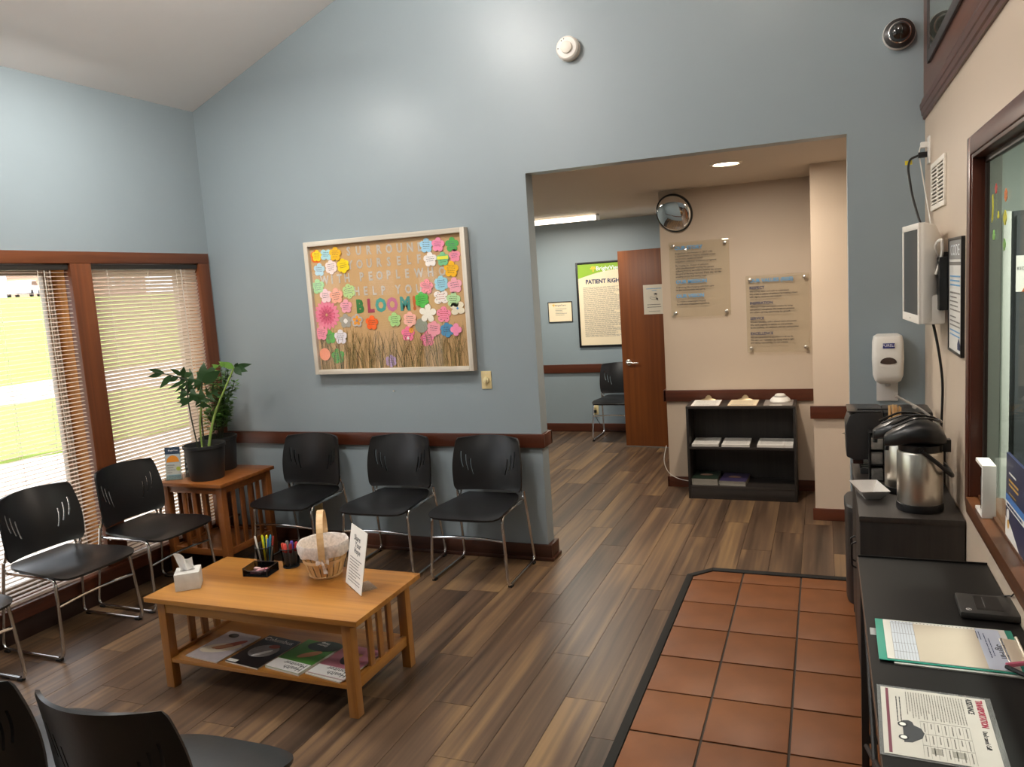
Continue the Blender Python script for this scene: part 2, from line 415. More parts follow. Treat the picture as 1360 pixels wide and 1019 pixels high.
SILLW = wood('sill_wood', '#3d2213', '#6b4023', 1, .33, 16, .03)
MB().box(.460, XO+.02, RY0-.03, RY1, .892, .925).build('sill', SILLW, W5, bevel=.003)
MB().box(.471, XR, RY0-.1, 3.165, .852, .892).build('sill_apron', SILLW, W5, bevel=.003)
MB().box(.500, .512, RY0, RY1, .925, .933).build('glazing_bead', SILLW, W5, bevel=.002)
c = MB(); c.box(.512, .526, RY1-.004, RY1, RZ0, RZ1); c.box(.512, .526, RY0, RY1, RZ1-.018, RZ1); c.build('stop', mat('dark_stop', '#2a1a14', .5), W5)
MB().box(.517, .521, RY0, RY1-.004, .925, RZ1-.018).build('pane', glass('office_glass', '#eef3f0', .25), W5)
# wood panelling and moulding high on the right wall
struct(MB().box(XR-.007, XR, -2.5, YB, 2.55, 5.1).build('trim_5', wood('upper_panel_wood', '#55301f', '#7c4c36', 1, .3, 9, .02), bevel=.002))
m = MB(); prof = [(0, 2.475), (-.010, 2.475), (-.011, 2.492), (-.017, 2.497), (-.019, 2.520), (-.023, 2.524), (-.025, 2.548), (-.019, 2.556), (-.014, 2.575), (0, 2.580)]
m.rings([[(XR+x, y, z) for x, z in prof] for y in (-2.5, YB)]); struct(m.build('trim_6', RAILY))
# hallway behind the opening
bx('ceiling_hall', (-4.4, .7, 4.697, 8.9, 2.452, 2.55), HCEIL).name = 'ceiling'
bx('wall_far', (-4.4, -1.0, 8.78, 8.9, 0, 2.5), BLUE)
bx('wall_hall_left', (-4.4, -4.29, 4.697, 8.78, 0, 2.5), BLUE).name = 'wall_left'
w = MB(); w.box(-1.235, -.0, 6.475, 6.60, 0, 2.452); w.box(-1.235, -1.12, 6.60, 7.90, 0, 2.452); w.box(-1.235, -1.12, 7.9, 8.78, 2.08, 2.452); w.box(-1.235, -1.12, 8.72, 8.78, 0, 2.452)
struct(w.build('wall_hall', BEIGE)).name = 'wall_middle'
bx('wall_hall_right', (-.075, .6, 5.72, 6.475, 0, 2.452), BEIGE).name = 'wall_right'
bx('wall_office', (.5, .6, 4.697, 5.72, 0, 2.452), BEIGE).name = 'wall_right'
# chair rails and baseboards
def rail(name, boxes, m, bevel=.004):
    b = MB()
    for a in boxes: b.box(*a)
    return struct(b.build(name, m, bevel=bevel))
rail('trim_7', [(XL, -1.655, YB-.024, YB, .746, .834), (-1.678, -1.655, YB, 4.722, .746, .834), (-4.2, -1.655, 4.697, 4.722, .746, .834)], RAIL)
rail('baseboard_back', [(XL, -1.650, YB-.016, YB, 0, .105), (-1.678, -1.650, YB, 4.715, 0, .105), (XL, -1.636, YB-.030, YB, 0, .022), (-1.678, -1.636, YB, 4.72, 0, .022)], wood('dark_baseboard_wood', '#321a10', '#57301f', 0, .35, 16, .03))
rail('trim_8', [(-4.28, -1.235, 8.756, 8.78, .708, .808)], RAIL)
rail('baseboard_far', [(-4.28, -1.235, 8.764, 8.78, 0, .10)], RAIL)
rail('trim_9', [(-1.255, -.078, 6.451, 6.475, .732, .826), (-1.259, -1.235, 6.451, 7.85, .732, .826)], RAIL)
rail('baseboard_middle', [(-1.25, -.078, 6.459, 6.475, 0, .088), (-1.251, -1.235, 6.459, 7.85, 0, .088)], RAIL)
rail('trim_10', [(-.098, .5, 5.697, 5.72, .727, .816)], RAIL)
rail('baseboard_right', [(-.091, .5, 5.704, 5.72, 0, .085)], RAIL)
# hall door, standing open
def door():
    L = math.hypot(-1.968+1.235, 8.038-7.965); a = math.atan2(8.038-7.965, -1.968+1.235)
    DW = wood('door_veneer', '#5f3015', '#925223', 2, .35, 9, .02)
    d = struct(MB().box(.012, L, 0, .044, .012, 2.058).build('door_1', DW, None, (-1.235, 7.965, 0), rot=(0, 0, a), bevel=.002))
    h = MB(); M = Matrix.Translation((L-.068, .044, .90)) @ Matrix.Rotation(-PI/2, 4, 'X')
    h.lathe([(.0, 0), (.032, 0), (.032, .004), (.026, .010), (.012, .012), (.011, .045), (0, .046)], n=20, M=M)
    h.tube([(L-.068, .085, .90), (L-.075, .092, .90), (L-.185, .090, .898)], [.010, .011, .007], 10, M=None)
    h.build('handle', mat('satin_nickel', '#c9c6c0', .3, 1, var=.01), d, smooth=True)
    MB().box(L-.001, L+.001, .008, .036, .84, .96).build('latch_plate', STEEL, d)
    MB().box(.012, L, .0, .044, .002, .012).build('door_sweep', mat('grey_sweep', '#8b8781', .6), d)
    for z in (.25, 1.03, 1.82): MB().cyl((.006, -.006, z), .007, .09, 8).build('hinge', STEEL, d)
    return d, L, a
door1, DL, DA = door()
# office behind the reception glass
OW = mat('office_wall_paint', '#98a097', .6)
w = MB(); w.box(XO, 3.2, 4.2, 4.3, 0, 2.6); w.box(3.1, 3.2, .0, 4.2, 0, 2.6); w.box(XO, 3.2, -.1, 0, 0, 2.6); w.box(XO, XO+.004, 3.125, 4.2, 0, 2.6)
struct(w.build('wall_office', OW))
bx('ceiling_office', (XO, 3.2, -.1, 4.3, 2.45, 2.6), mat('office_ceiling_paint', '#d9d9d4', .8)).name = 'ceiling'
# outside
PAVE = mat('pale_concrete', '#b6ada6', .85, var=.06, scale=1.2)
GRASS = mat('lawn_grass', '#7c9040', .9, var=.3, scale=1.5)
g = MB(); g.box(-110, -4.4, -60, 110, -.6, -.14); struct(g.build('driveway', PAVE)).name = 'trim_11'
for (xa, za, xb, zb), lab in (((-22.0, -.135, -38.0, 1.62), 'sunlit green lawn between the driveway and the far sidewalk'), ((-41.0, 1.62, -58.0, 3.4), 'upper green lawn beyond the far sidewalk')):
    l = MB(); l.rings([[(xa, y, za), (xb, y, zb), (xb, y, za-.1), (xa, y, za-.1)] for y in (-60, 130)])
    tag(l.build('lawn', GRASS), lab, 'lawn', kind='stuff')
l = MB(); n = 28; l.prism([(-13.4+3.5*math.cos(2*PI*i/n)*(1.1), 9.6+6.0*math.sin(2*PI*i/n)+.9*math.cos(2*PI*i/n)) for i in range(n)], -.14, -.09)
tag(l.build('grass_island', GRASS), 'rounded grass island in the driveway outside the left window', 'lawn', kind='stuff')
for k, (xa, xb, z) in enumerate(((-41.0, -38.0, 1.62), (-110, -58.0, 3.4))): struct(MB().box(xa, xb, -60, 130, z-.3, z).build('trim_%d' % (12+k), PAVE))
def house():
    t = thing('house', 'low tan brick house with a brown roof across the lawn', 'house', (-76, 64, 3.4), 2.25)
    MB().box(-14, 14, -4, 4, 0, 3.0).build('wall', mat('tan_brick', '#b08e78', .8), t)
    r = MB(); r.add([(-14.6, -4.6, 3), (14.6, -4.6, 3), (14.6, 4.6, 3), (-14.6, 4.6, 3), (-14.6, 0, 5.4), (14.6, 0, 5.4)], [(0, 1, 5, 4), (2, 3, 4, 5), (0, 4, 3), (1, 2, 5), (0, 3, 2, 1)])
    r.build('roof', mat('brown_shingle_roof', '#a5846f', .9), t)
    for x in (-9, -3, 4, 10): 
        f = MB().box(x-.8, x+.8, -4.08, -3.98, 1, 2.3).build('window', WHT, t)
        MB().box(x-.68, x+.68, -4.1, -4.07, 1.1, 2.2).build('pane', mat('far_pane', '#4c5560', .2), f)
house()
def car(loc, rz, label):
    t = thing('car', label, 'car', loc, rz)
    W_ = mat('white_car_paint', '#e9e9e9', .25, var=.01)
    side = [(-2.2, .35), (-2.25, .75), (-2.1, .92), (-1.5, 1.0), (-.85, 1.42), (.6, 1.45), (1.3, 1.02), (2.05, .9), (2.22, .6), (2.2, .35)]
    M = Matrix.Rotation(PI/2, 4, 'X')
    MB().prism(side, -.85, .85, M).build('body', W_, t, bevel=.05)
    MB().prism([(-1.3, 1.02), (-.8, 1.36), (.55, 1.39), (1.1, 1.02)], -.86, .86, M).build('side_glass', mat('car_glass', '#20262b', .1), t)
    for x in (-1.35, 1.4):
        for y in (-.86, .86): MB().lathe([(0, -.1), (.31, -.1), (.33, -.05), (.33, .05), (.31, .1), (0, .1)], n=18, M=Matrix.Translation((x, y*.93, .33)) @ M).build('wheel', RUB, t)
for k in range(2): car((-61.5-k*.6, 45.6+k*-7.4, 3.4), 2.3, ('white car parked farther right beyond the lawn', 'white car parked nearer left beyond the lawn')[k])

# ------------------------------------------------------------------ window blinds
def slat_material():
    m = mat('ivory_slat', '#efe6dc', .45, var=.01); nt = m.node_tree; b = nt.nodes['Principled BSDF']
    tr = nd(nt, 'ShaderNodeBsdfTranslucent'); tr.inputs[0].default_value = hx('#f3e4d6'); mx = nd(nt, 'ShaderNodeMixShader'); mx.inputs[0].default_value = .5
    out = [n for n in nt.nodes if n.type == 'OUTPUT_MATERIAL'][0]
    nt.links.new(b.outputs[0], mx.inputs[1]); nt.links.new(tr.outputs[0], mx.inputs[2]); nt.links.new(mx.outputs[0], out.inputs[0]); return m
SLAT = slat_material()
def slat_mesh(L, tilt):
    b = MB(); w = .0125; q = []
    for k in range(5):
        s = -1+k*.5; q.append((s*w, .0016*(1-s*s)))
    rr = []
    for y in (-L/2, L/2): rr.append([(x, y, z) for x, z in q]+[(x, y, z-.0005) for x, z in q[::-1]])
    b.rings(rr); me = b.mesh('slat', SLAT, True); me.transform(Matrix.Rotation(math.radians(tilt), 4, 'Y')); return me
def blind(a, b_, tilt, label):
    xb = -4.200; yc = (a+b_)/2; L = b_-a-.010
    t = thing('window_blind', label, 'blind', (xb, yc, Z0), group=None)
    MB().box(-.019, .019, -L/2, L/2, 1.852, 1.884).build('headrail', mat('dark_headrail', '#27221d', .45), t, bevel=.002)
    me = slat_mesh(L, tilt); n = 75; p = .0243
    for k in range(n): link('slat', me, t, (0, 0, 1.838-k*p))
    zb = 1.838-n*p
    MB().box(-.013, .013, -L/2, L/2, zb-.010, zb+.006).build('bottom_rail', SLAT, t, bevel=.002)
    for y in (-L/2+.12, 0, L/2-.12):
        c = MB()
        for x in (-.0132, .0132): c.tube([(x, y, 1.855), (x, y, zb)], .0009, 4)
        for k in range(n): c.box(-.014, .014, y-.0022, y+.0022, 1.838-k*p-.0035, 1.838-k*p-.0025) if k % 1 == 0 else None
        c.build('ladder_cord', mat('white_cord', '#efe9de', .7), t)
    MB().tube([(.020, L/2-.16, 1.85), (.026, L/2-.165, 1.2), (.024, L/2-.16, .75)], .0022, 6).build('tilt_wand', mat('clear_wand', '#cfc9be', .3), t)
    if tilt < 10:
        MB().tube([(.018, L/2-.20, 1.85), (.03, L/2-.24, .85), (.036, L/2-.26, .70), (.03, L/2-.28, .72)], .0012, 5, .03).build('pull_cord', mat('white_cord', '#efe9de', .7), t)
blind(WIN[0][0], WIN[0][1], -56, 'ivory mini blind with tilted slats in the window beside the potted plants')
blind(WIN[1][0], WIN[1][1], 4, 'ivory mini blind with open slats showing the lawn, at the left photo edge')
blind(WIN[2][0], WIN[2][1], 20, 'ivory mini blind in the third window counted from the back wall')

# ------------------------------------------------------------------ stacking chairs
def chair_proto(label, group, loc, rz):
    t = thing('stacking_chair', label, 'chair', loc, rz, group)
    def seat(u, v):
        s = 2*u-1; y = .185-.497*v; w = .195+.045*min(1, v*1.5)
        if v > .86: w -= .032*((v-.86)/.14)**2.4
        if v < .10: w -= .03*((.10-v)/.10)**2
        y += .020*abs(s)**4*(v**3)
        z = .452-.016*(1-s*s)*(1-abs(2*v-1)**2)-.019*max(0, (v-.70)/.30)**2+.012*max(0, (.2-v)/.2)**2
        return (s*w, y, z)
    b = MB().shell(lambda u, v: seat(1-u, v), 20, 18, .013)
    b.build('seat', BLKP, t, smooth=True)
    def bk(u, v):
        s = 2*u-1; w = .234+.014*math.sin(PI*min(1, v*1.05))-.012*v
        if v > .92: w -= .012*((v-.92)/.08)**2.4
        if v < .10: w -= .016*((.10-v)/.10)**2
        z = .487+.345*v-.006*s*s*v
        y = .172+.062*v-.025*math.sin(PI*v)*.6-.072*s*s*(.8+.2*v)
        return (s*w, y, z)
    me = MB().shell(bk, 24, 20, -.011).mesh('backrest', BLKP)
    o = link('backrest', me, t)
    cut = MB()
    for sg in (-1, 1):
        for (u0, v0, u1, v1) in ((.80, .74, .72, .44), (.67, .67, .59, .37), (.54, .59, .46, .29)):
            pts = []
            for k in range(6):
                q = k/5; u = u0+(u1-u0)*q+.018*math.sin(PI*q); v = v0+(v1-v0)*q
                p = bk(.5+sg*u/2, v); pts.append((p[0], p[2]))
            h = .0042; L_ = [(x-h, z) for x, z in pts]; R_ = [(x+h, z) for x, z in pts]
            cut.prism(L_+R_[::-1], -.4, .1, Matrix.Rotation(PI/2, 4, 'X'))
    co = cut.build('cutter', BLKP)
    for o_ in (o, co):
        bm = bmesh.new(); bm.from_mesh(o_.data); bmesh.ops.recalc_face_normals(bm, faces=bm.faces[:]); bm.to_mesh(o_.data); bm.free()
    pl, pr = t.location.copy(), t.rotation_euler.copy(); t.location = (0, 0, 0); t.rotation_euler = (0, 0, 0)
    md = o.modifiers.new('slots', 'BOOLEAN'); md.object = co; md.operation = 'DIFFERENCE'; md.solver = 'EXACT'
    dg = bpy.context.evaluated_depsgraph_get(); nm = bpy.data.meshes.new_from_object(o.evaluated_get(dg))
    o.modifiers.clear(); o.data = nm; nm.name = 'backrest'
    nm.polygons.foreach_set('use_smooth', [True]*len(nm.polygons)); nm.set_sharp_from_angle(angle=math.radians(40))
    bpy.data.objects.remove(co); t.location = pl; t.rotation_euler = pr
    for s in (-1, 1):
        MB().tube([(s*.232, .150, .492), (s*.250, .228, .0125), (s*.256, -.245, .0125), (s*.230, -.222, .432), (s*.222, .10, .432)], .0092, 10, .05).build('side_frame', CHROME, t, smooth=True)
        MB().tube([(s*.222, .09, .430), (s*.222, .165, .432), (s*.218, .178, .470), (s*.205, .166, .505), (s*.200, .170, .540)], .0078, 8, .02).build('back_bracket', CHROME, t, smooth=True)
        for y in (-.205, .185): MB().cbox((s*.254, y, .0065), (.024, .034, .013)).build('foot_glide', RUB, t, bevel=.002)
    MB().tube([(-.237, -.229, .285), (-.1, -.233, .297), (0, -.234, .300), (.1, -.233, .297), (.237, -.229, .285)], .0078, 8).build('front_crossbar', CHROME, t, smooth=True)
    MB().tube([(-.226, -.15, .424), (.226, -.15, .424)], .0075, 8).build('seat_crossbar', CHROME, t, smooth=True)
    MB().tube([(-.224, .09, .424), (.224, .09, .424)], .0075, 8).build('seat_crossbar', CHROME, t, smooth=True)
    return t
G = 'black stacking chairs around the waiting room'
ch0 = chair_proto('black chair under the bulletin board, nearest to the wide opening', G, (-2.01, 4.31, 0), 0)
def chair(loc, rz, label):
    c = copy_tree(ch0); c.location = loc; c.rotation_euler = (0, 0, rz); c['label'] = label
chair((-2.655, 4.32, 0), .01, 'middle one of three black chairs against the blue wall')
chair((-3.365, 4.32, 0), -.01, 'black chair against the blue wall, right beside the oak side table')
chair((-3.925, 3.525, 0), PI/2, 'black chair by the windows, right in front of the wooden mullion')
chair((-3.925, 2.92, 0), PI/2, 'black chair by the windows, second from the oak side table')
chair((-3.925, 2.20, 0), PI/2, 'black chair cut off by the left photo edge, by the windows')
chair((-1.70, 1.455, 0), PI+.02, 'black chair in the near left corner seen from behind, whole backrest showing')
chair((-2.24, 1.465, 0), PI, 'black chair at the bottom left photo corner, mostly cut off')
chair((-2.15, 8.45, 0), 0, 'black chair in the hall half hidden behind the open wooden door')

# ------------------------------------------------------------------ oak tables
def coffee_table():
    t = thing('coffee_table', 'honey oak slatted coffee table with lower magazine shelf, in the waiting room', 'table', (-2.388, 2.853, 0))
    hx_, hy = .5825, .278
    MB().box(-hx_, hx_, -hy, hy, .426, .45).build('tabletop', OAK, t, bevel=.003)
    lx, ly, q = .532, .252, .046
    for sx in (-1, 1):
        for sy in (-1, 1):
            MB().box(min(sx*lx, sx*(lx-q)), max(sx*lx, sx*(lx-q)), min(sy*ly, sy*(ly-q)), max(sy*ly, sy*(ly-q)), 0, .426).build('leg', OAKZ, t, bevel=.003)
    for sy in (-1, 1): MB().box(-lx+q, lx-q, sy*(ly-.012)-.009, sy*(ly-.012)+.009, .372, .426).build('apron', OAK, t, bevel=.002)
    for sx in (-1, 1):
        MB().box(sx*(lx-.022)-.009, sx*(lx-.022)+.009, -ly+q, ly-q, .388, .426).build('end_rail', OAKY, t, bevel=.002)
        MB().box(sx*(lx-.022)-.011, sx*(lx-.022)+.011, -ly+q, ly-q, .112, .160).build('end_rail', OAKY, t, bevel=.002)
        for y in (-.082, 0, .082): MB().box(sx*(lx-.022)-.007, sx*(lx-.022)+.007, y-.019, y+.019, .160, .388).build('slat', OAKZ, t, bevel=.002)
    MB().box(-lx+.034, lx-.034, -ly+.004, ly-.004, .126, .146).build('shelf', OAK, t, bevel=.003)
coffee_table()
def side_table():
    t = thing('side_table', 'oak side table in the corner under the potted plants', 'table', (-3.895, 4.10, 0))
    hx_, hy = .271, .268
    MB().box(-hx_, hx_, -hy, hy, .606, .63).build('tabletop', SOAK, t, bevel=.003)
    lx, ly, q = .252, .245, .048
    for sx in (-1, 1):
        for sy in (-1, 1):
            MB().box(min(sx*lx, sx*(lx-q)), max(sx*lx, sx*(lx-q)), min(sy*ly, sy*(ly-q)), max(sy*ly, sy*(ly-q)), 0, .606).build('leg', SOAKZ, t, bevel=.003)
    for sy in (-1, 1):
        for z0, z1 in ((.556, .606), (.135, .18)): MB().box(-lx+q, lx-q, sy*(ly-.02)-.009, sy*(ly-.02)+.009, z0, z1).build('rail', SOAK, t, bevel=.002)
        for x in (-.085, 0, .085): MB().box(x-.017, x+.017, sy*(ly-.02)-.006, sy*(ly-.02)+.006, .18, .556).build('slat', SOAKZ, t, bevel=.002)
    for sx in (-1, 1):
        for z0, z1 in ((.556, .606), (.135, .18)): MB().box(sx*(lx-.02)-.009, sx*(lx-.02)+.009, -ly+q, ly-q, z0, z1).build('rail', SOAK, t, bevel=.002)
        for y in (-.12, -.04, .04, .12): MB().box(sx*(lx-.02)-.006, sx*(lx-.02)+.006, y-.017, y+.017, .18, .556).build('slat', SOAKZ, t, bevel=.002)
    MB().box(-lx+.03, lx-.03, -ly+.03, ly-.03, .150, .168).build('shelf', SOAK, t, bevel=.002)
side_table()

# ------------------------------------------------------------------ bulletin board with paper flowers
BX0, BX1, BZ0, BZ1, BF = -3.309, -2.089, 1.252, 2.165, 4.52
board = thing('bulletin_board', 'large whitewashed framed bulletin board with grass and lettering on the blue wall', 'bulletin board', ((BX0+BX1)/2, YB, (BZ0+BZ1)/2))
bw, bh = (BX1-BX0)/2, (BZ1-BZ0)/2
FR = wood('whitewashed_frame', '#b0a695', '#e2dbcd', 0, .6, 30, .05); FRZ = wood('whitewashed_frame_z', '#b0a695', '#e2dbcd', 2, .6, 30, .05)
KRAFT = mat('kraft_paper', '#c6a06f', .7, var=.10, scale=9, stretch=(1.5, 1, .4))
MB().box(-bw+.01, bw-.01, -.030, -.0005, -bh+.01, bh-.01).build('backing', KRAFT, board)
for s in (-1, 1):
    MB().box(min(s*bw, s*(bw-.032)), max(s*bw, s*(bw-.032)), -.060, -.001, -bh, bh).build('frame_side', FRZ, board, bevel=.003)
    MB().box(-bw+.032, bw-.032, -.0595, -.001, min(s*bh, s*(bh-.032)), max(s*bh, s*(bh-.032))).build('frame_side', FR, board, bevel=.003)
MB().box(-bw+.03, bw-.03, -.0475, -.0455, -bh+.03, bh-.03).build('glazing', glass('board_glazing', '#ffffff', .4), board)
SILV = mat('silver_glitter', '#cfc9c0', .35, .45, var=.35, scale=700)
def bl(x, z): return (x-board.location.x, -.0312, z-board.location.z)
for word, x0, z0, x1, z1 in (('SURROUND', -2.967, 2.080, -2.418, 2.067), ('YOURSELF', -2.964, 1.989, -2.438, 1.990), ('WITH', -3.179, 1.900, -2.997, 1.904),
        ('PEOPLE', -2.882, 1.904, -2.534, 1.903), ('WHO', -2.446, 1.901, -2.276, 1.900), ('HELP', -2.929, 1.810, -2.724, 1.804), ('YOU', -2.611, 1.803, -2.455, 1.799)):
    n = len(word)
    for i, ch in enumerate(word):
        q = i/(n-1); p = bl(x0+(x1-x0)*q, z0+(z1-z0)*q-.026)
        text(ch, .080, p, RB, board, SILV, 'CENTER', 'letter', sx=.78, bold=.035)
for ch, x, c in (('B', -2.916, '#2f7a3c'), ('L', -2.832, '#a53a55'), ('O', -2.752, '#3f9c93'), ('O', -2.664, '#c1688f'), ('M', -2.566, '#3c8f86'), ('!', -2.497, '#c2642f')):
    p = bl(x, 1.668); o = text(ch, .118, p, RB, board, mat('bloom_'+c, c, .45, var=.12, scale=500), 'CENTER', 'letter', sx=.84, bold=.06)
g = MB()
for i in range(330):
    x = R.uniform(-.575, .575); h = R.uniform(.10, .27)*(1.1 if abs(x) > .2 else .95); le = R.uniform(-.07, .07); w = R.uniform(.0008, .0019)
    y = -.0316-R.uniform(0, .006); z0 = -bh+.034; g.cur = i % 3
    pts = [(x+le*t*t, z0+h*t) for t in (0, .35, .7, 1)]
    x3 = pts[3][0]
    if abs(x3) > .565: continue
    for a, b_ in zip(pts, pts[1:]): g.quad((a[0]-w, y, a[1]), (a[0]+w, y, a[1]), (b_[0]+w*.6, y, b_[1]), (b_[0]-w*.6, y, b_[1]))
stuff(g.build('dried_grass', [mat('dry_grass_dark', '#4b4a2c', .8), mat('dry_grass_mid', '#7c6a3f', .8), mat('dry_grass_pale', '#a08a58', .8)], board))

def petals(r, n=5, a=.20, rot=PI/2, k=60, sharp=1):
    q = lambda t: r*(1-2*a+2*a*abs(math.cos(n*(t-rot)/2))**.62)
    return [(q(t)*math.cos(t), q(t)*math.sin(t)) for t in (2*PI*i/k for i in range(k))]
def butterfly(r): return [(x*1.12, y*.92) for x, y in petals(r*1.02, 4, .24, PI/4)]
FLOWERS = [  # x, z, r, colour, shape, label
 (-3.223, 2.069, .041, '#f2d21f', 'layer:#ec6a1c', 'yellow round paper flower on an orange one, top left corner of the board'),
 (-3.146, 2.071, .044, '#a9d6dd', 'butterfly', 'pale blue paper butterfly between two yellow flowers at the board top'),
 (-3.070, 2.071, .049, '#f0b81d', 'p5', 'golden yellow paper flower third from the left in the top row'),
 (-3.213, 1.974, .046, '#b9dbe6', 'p5', 'light blue paper flower with pink print below the yellow and orange one'),
 (-3.114, 1.985, .049, '#f3ded8', 'p6', 'pinkish white paper flower below the pale blue butterfly'),
 (-3.015, 1.987, .050, '#f3d312', 'p6', 'bright yellow paper flower right of the pinkish white one'),
 (-3.236, 1.860, .053, '#a9d89b', 'p5', 'mint green paper flower at the left edge above the big pink daisy'),
 (-3.178, 1.793, .050, '#f2cdd3', 'heart', 'pale pink paper flower with a purple heart directly above the daisy'),
 (-3.092, 1.788, .055, '#f2a992', 'p5', 'peach paper flower between pale pink heart flower and dotted green one'),
 (-2.992, 1.814, .051, '#b9d892', 'dots', 'pale green dotted paper flower left of the word HELP'),
 (-3.023, 1.714, .049, '#f0a5b4', 'p5', 'pink paper flower left of the letter B'),
 (-3.186, 1.662, .102, '#ea7f9d', 'daisy', 'big pink gerbera daisy with many petals at the board left edge'),
 (-3.038, 1.614, .050, '#a5a095', 'grey', 'grey paper flower with a white centre right of the daisy'),
 (-2.946, 1.613, .047, '#b9b2ab', 'star', 'grey paper flower with an orange star below the letter B'),
 (-3.242, 1.540, .053, '#f08fa6', 'p5', 'pink paper flower just below the gerbera daisy'),
 (-3.178, 1.508, .049, '#5eb04e', 'half', 'green paper flower between pink and lilac white flowers, lower left'),
 (-3.089, 1.507, .052, '#e6dfe6', 'p5', 'lilac white paper flower in the lower left grass'),
 (-3.229, 1.391, .044, '#f39a78', 'round', 'small round salmon paper flower in the bottom left corner'),
 (-3.127, 1.374, .054, '#62b356', 'p5', 'green paper flower with a long note, second from bottom left corner'),
 (-2.831, 1.593, .050, '#f4611a', 'p5', 'vivid orange paper flower below the letters L and O'),
 (-2.652, 1.606, .049, '#a7d486', 'p5', 'light green paper flower below the second letter O'),
 (-2.709, 1.330, .043, '#b79ac9', 'p6', 'lavender paper flower at the bottom middle of the board'),
 (-2.374, 2.072, .049, '#9fd0e9', 'p5', 'sky blue paper flower leftmost in the top right row'),
 (-2.289, 2.071, .047, '#f08fb0', 'p5', 'pink paper flower in the top row between sky blue and green'),
 (-2.192, 2.063, .048, '#4fa852', 'p5', 'dark green paper flower in the top right corner of the board'),
 (-2.354, 1.981, .049, '#efe9e4', 'p5', 'white paper flower below the sky blue one at upper right'),
 (-2.262, 1.977, .046, '#79c38d', 'band', 'green paper flower with a yellow stripe at upper right'),
 (-2.178, 1.992, .042, '#ec8ea6', 'p5', 'pink paper flower at the right edge below the dark green one'),
 (-2.209, 1.909, .053, '#f0b71c', 'p5', 'golden paper flower right of the word WHO'),
 (-2.394, 1.810, .049, '#f08d95', 'border', 'pink paper flower with a red border right of the word YOU'),
 (-2.288, 1.822, .052, '#93cbdc', 'p6', 'light blue scalloped paper flower at middle right above the butterfly'),
 (-2.192, 1.805, .053, '#efa9b7', 'p5', 'rose paper flower at the right edge below the golden one'),
 (-2.437, 1.726, .052, '#4db848', 'p6', 'bright green paper flower right of the exclamation mark'),
 (-2.298, 1.735, .052, '#efe6df', 'bfred', 'white dotted paper butterfly with red lettering at right'),
 (-2.209, 1.714, .051, '#b5dba2', 'p5', 'pale mint paper flower at right, below the rose one'),
 (-2.401, 1.636, .060, '#efe8dc', 'p5big', 'large blank cream five petal flower below the exclamation mark'),
 (-2.288, 1.622, .054, '#f08ba6', 'love', 'pink paper flower with a red message below the white butterfly'),
 (-2.184, 1.658, .050, '#eae0c6', 'bfblue', 'cream paper butterfly with a blue centre at the right edge'),
 (-2.537, 1.603, .051, '#f2b5a6', 'p6', 'pale peach paper flower below the letter M'),
 (-2.562, 1.508, .051, '#f0799a', 'orangedot', 'pink paper flower with an orange petal in the grass below letter M'),
 (-2.456, 1.558, .048, '#8f9484', 'round', 'grey green round paper flower half in the grass'),
 (-2.365, 1.534, .052, '#e8929f', 'p6', 'dusty pink scalloped flower between grey green and blue ones'),
 (-2.420, 1.469, .052, '#ec7696', 'p5', 'deep pink paper flower lowest in the right hand grass'),
 (-2.271, 1.522, .049, '#4b93bd', 'p6', 'blue paper flower in the right hand grass'),
 (-2.205, 1.522, .041, '#ef92b4', 'p4', 'small pink paper flower right of the blue one'),
]
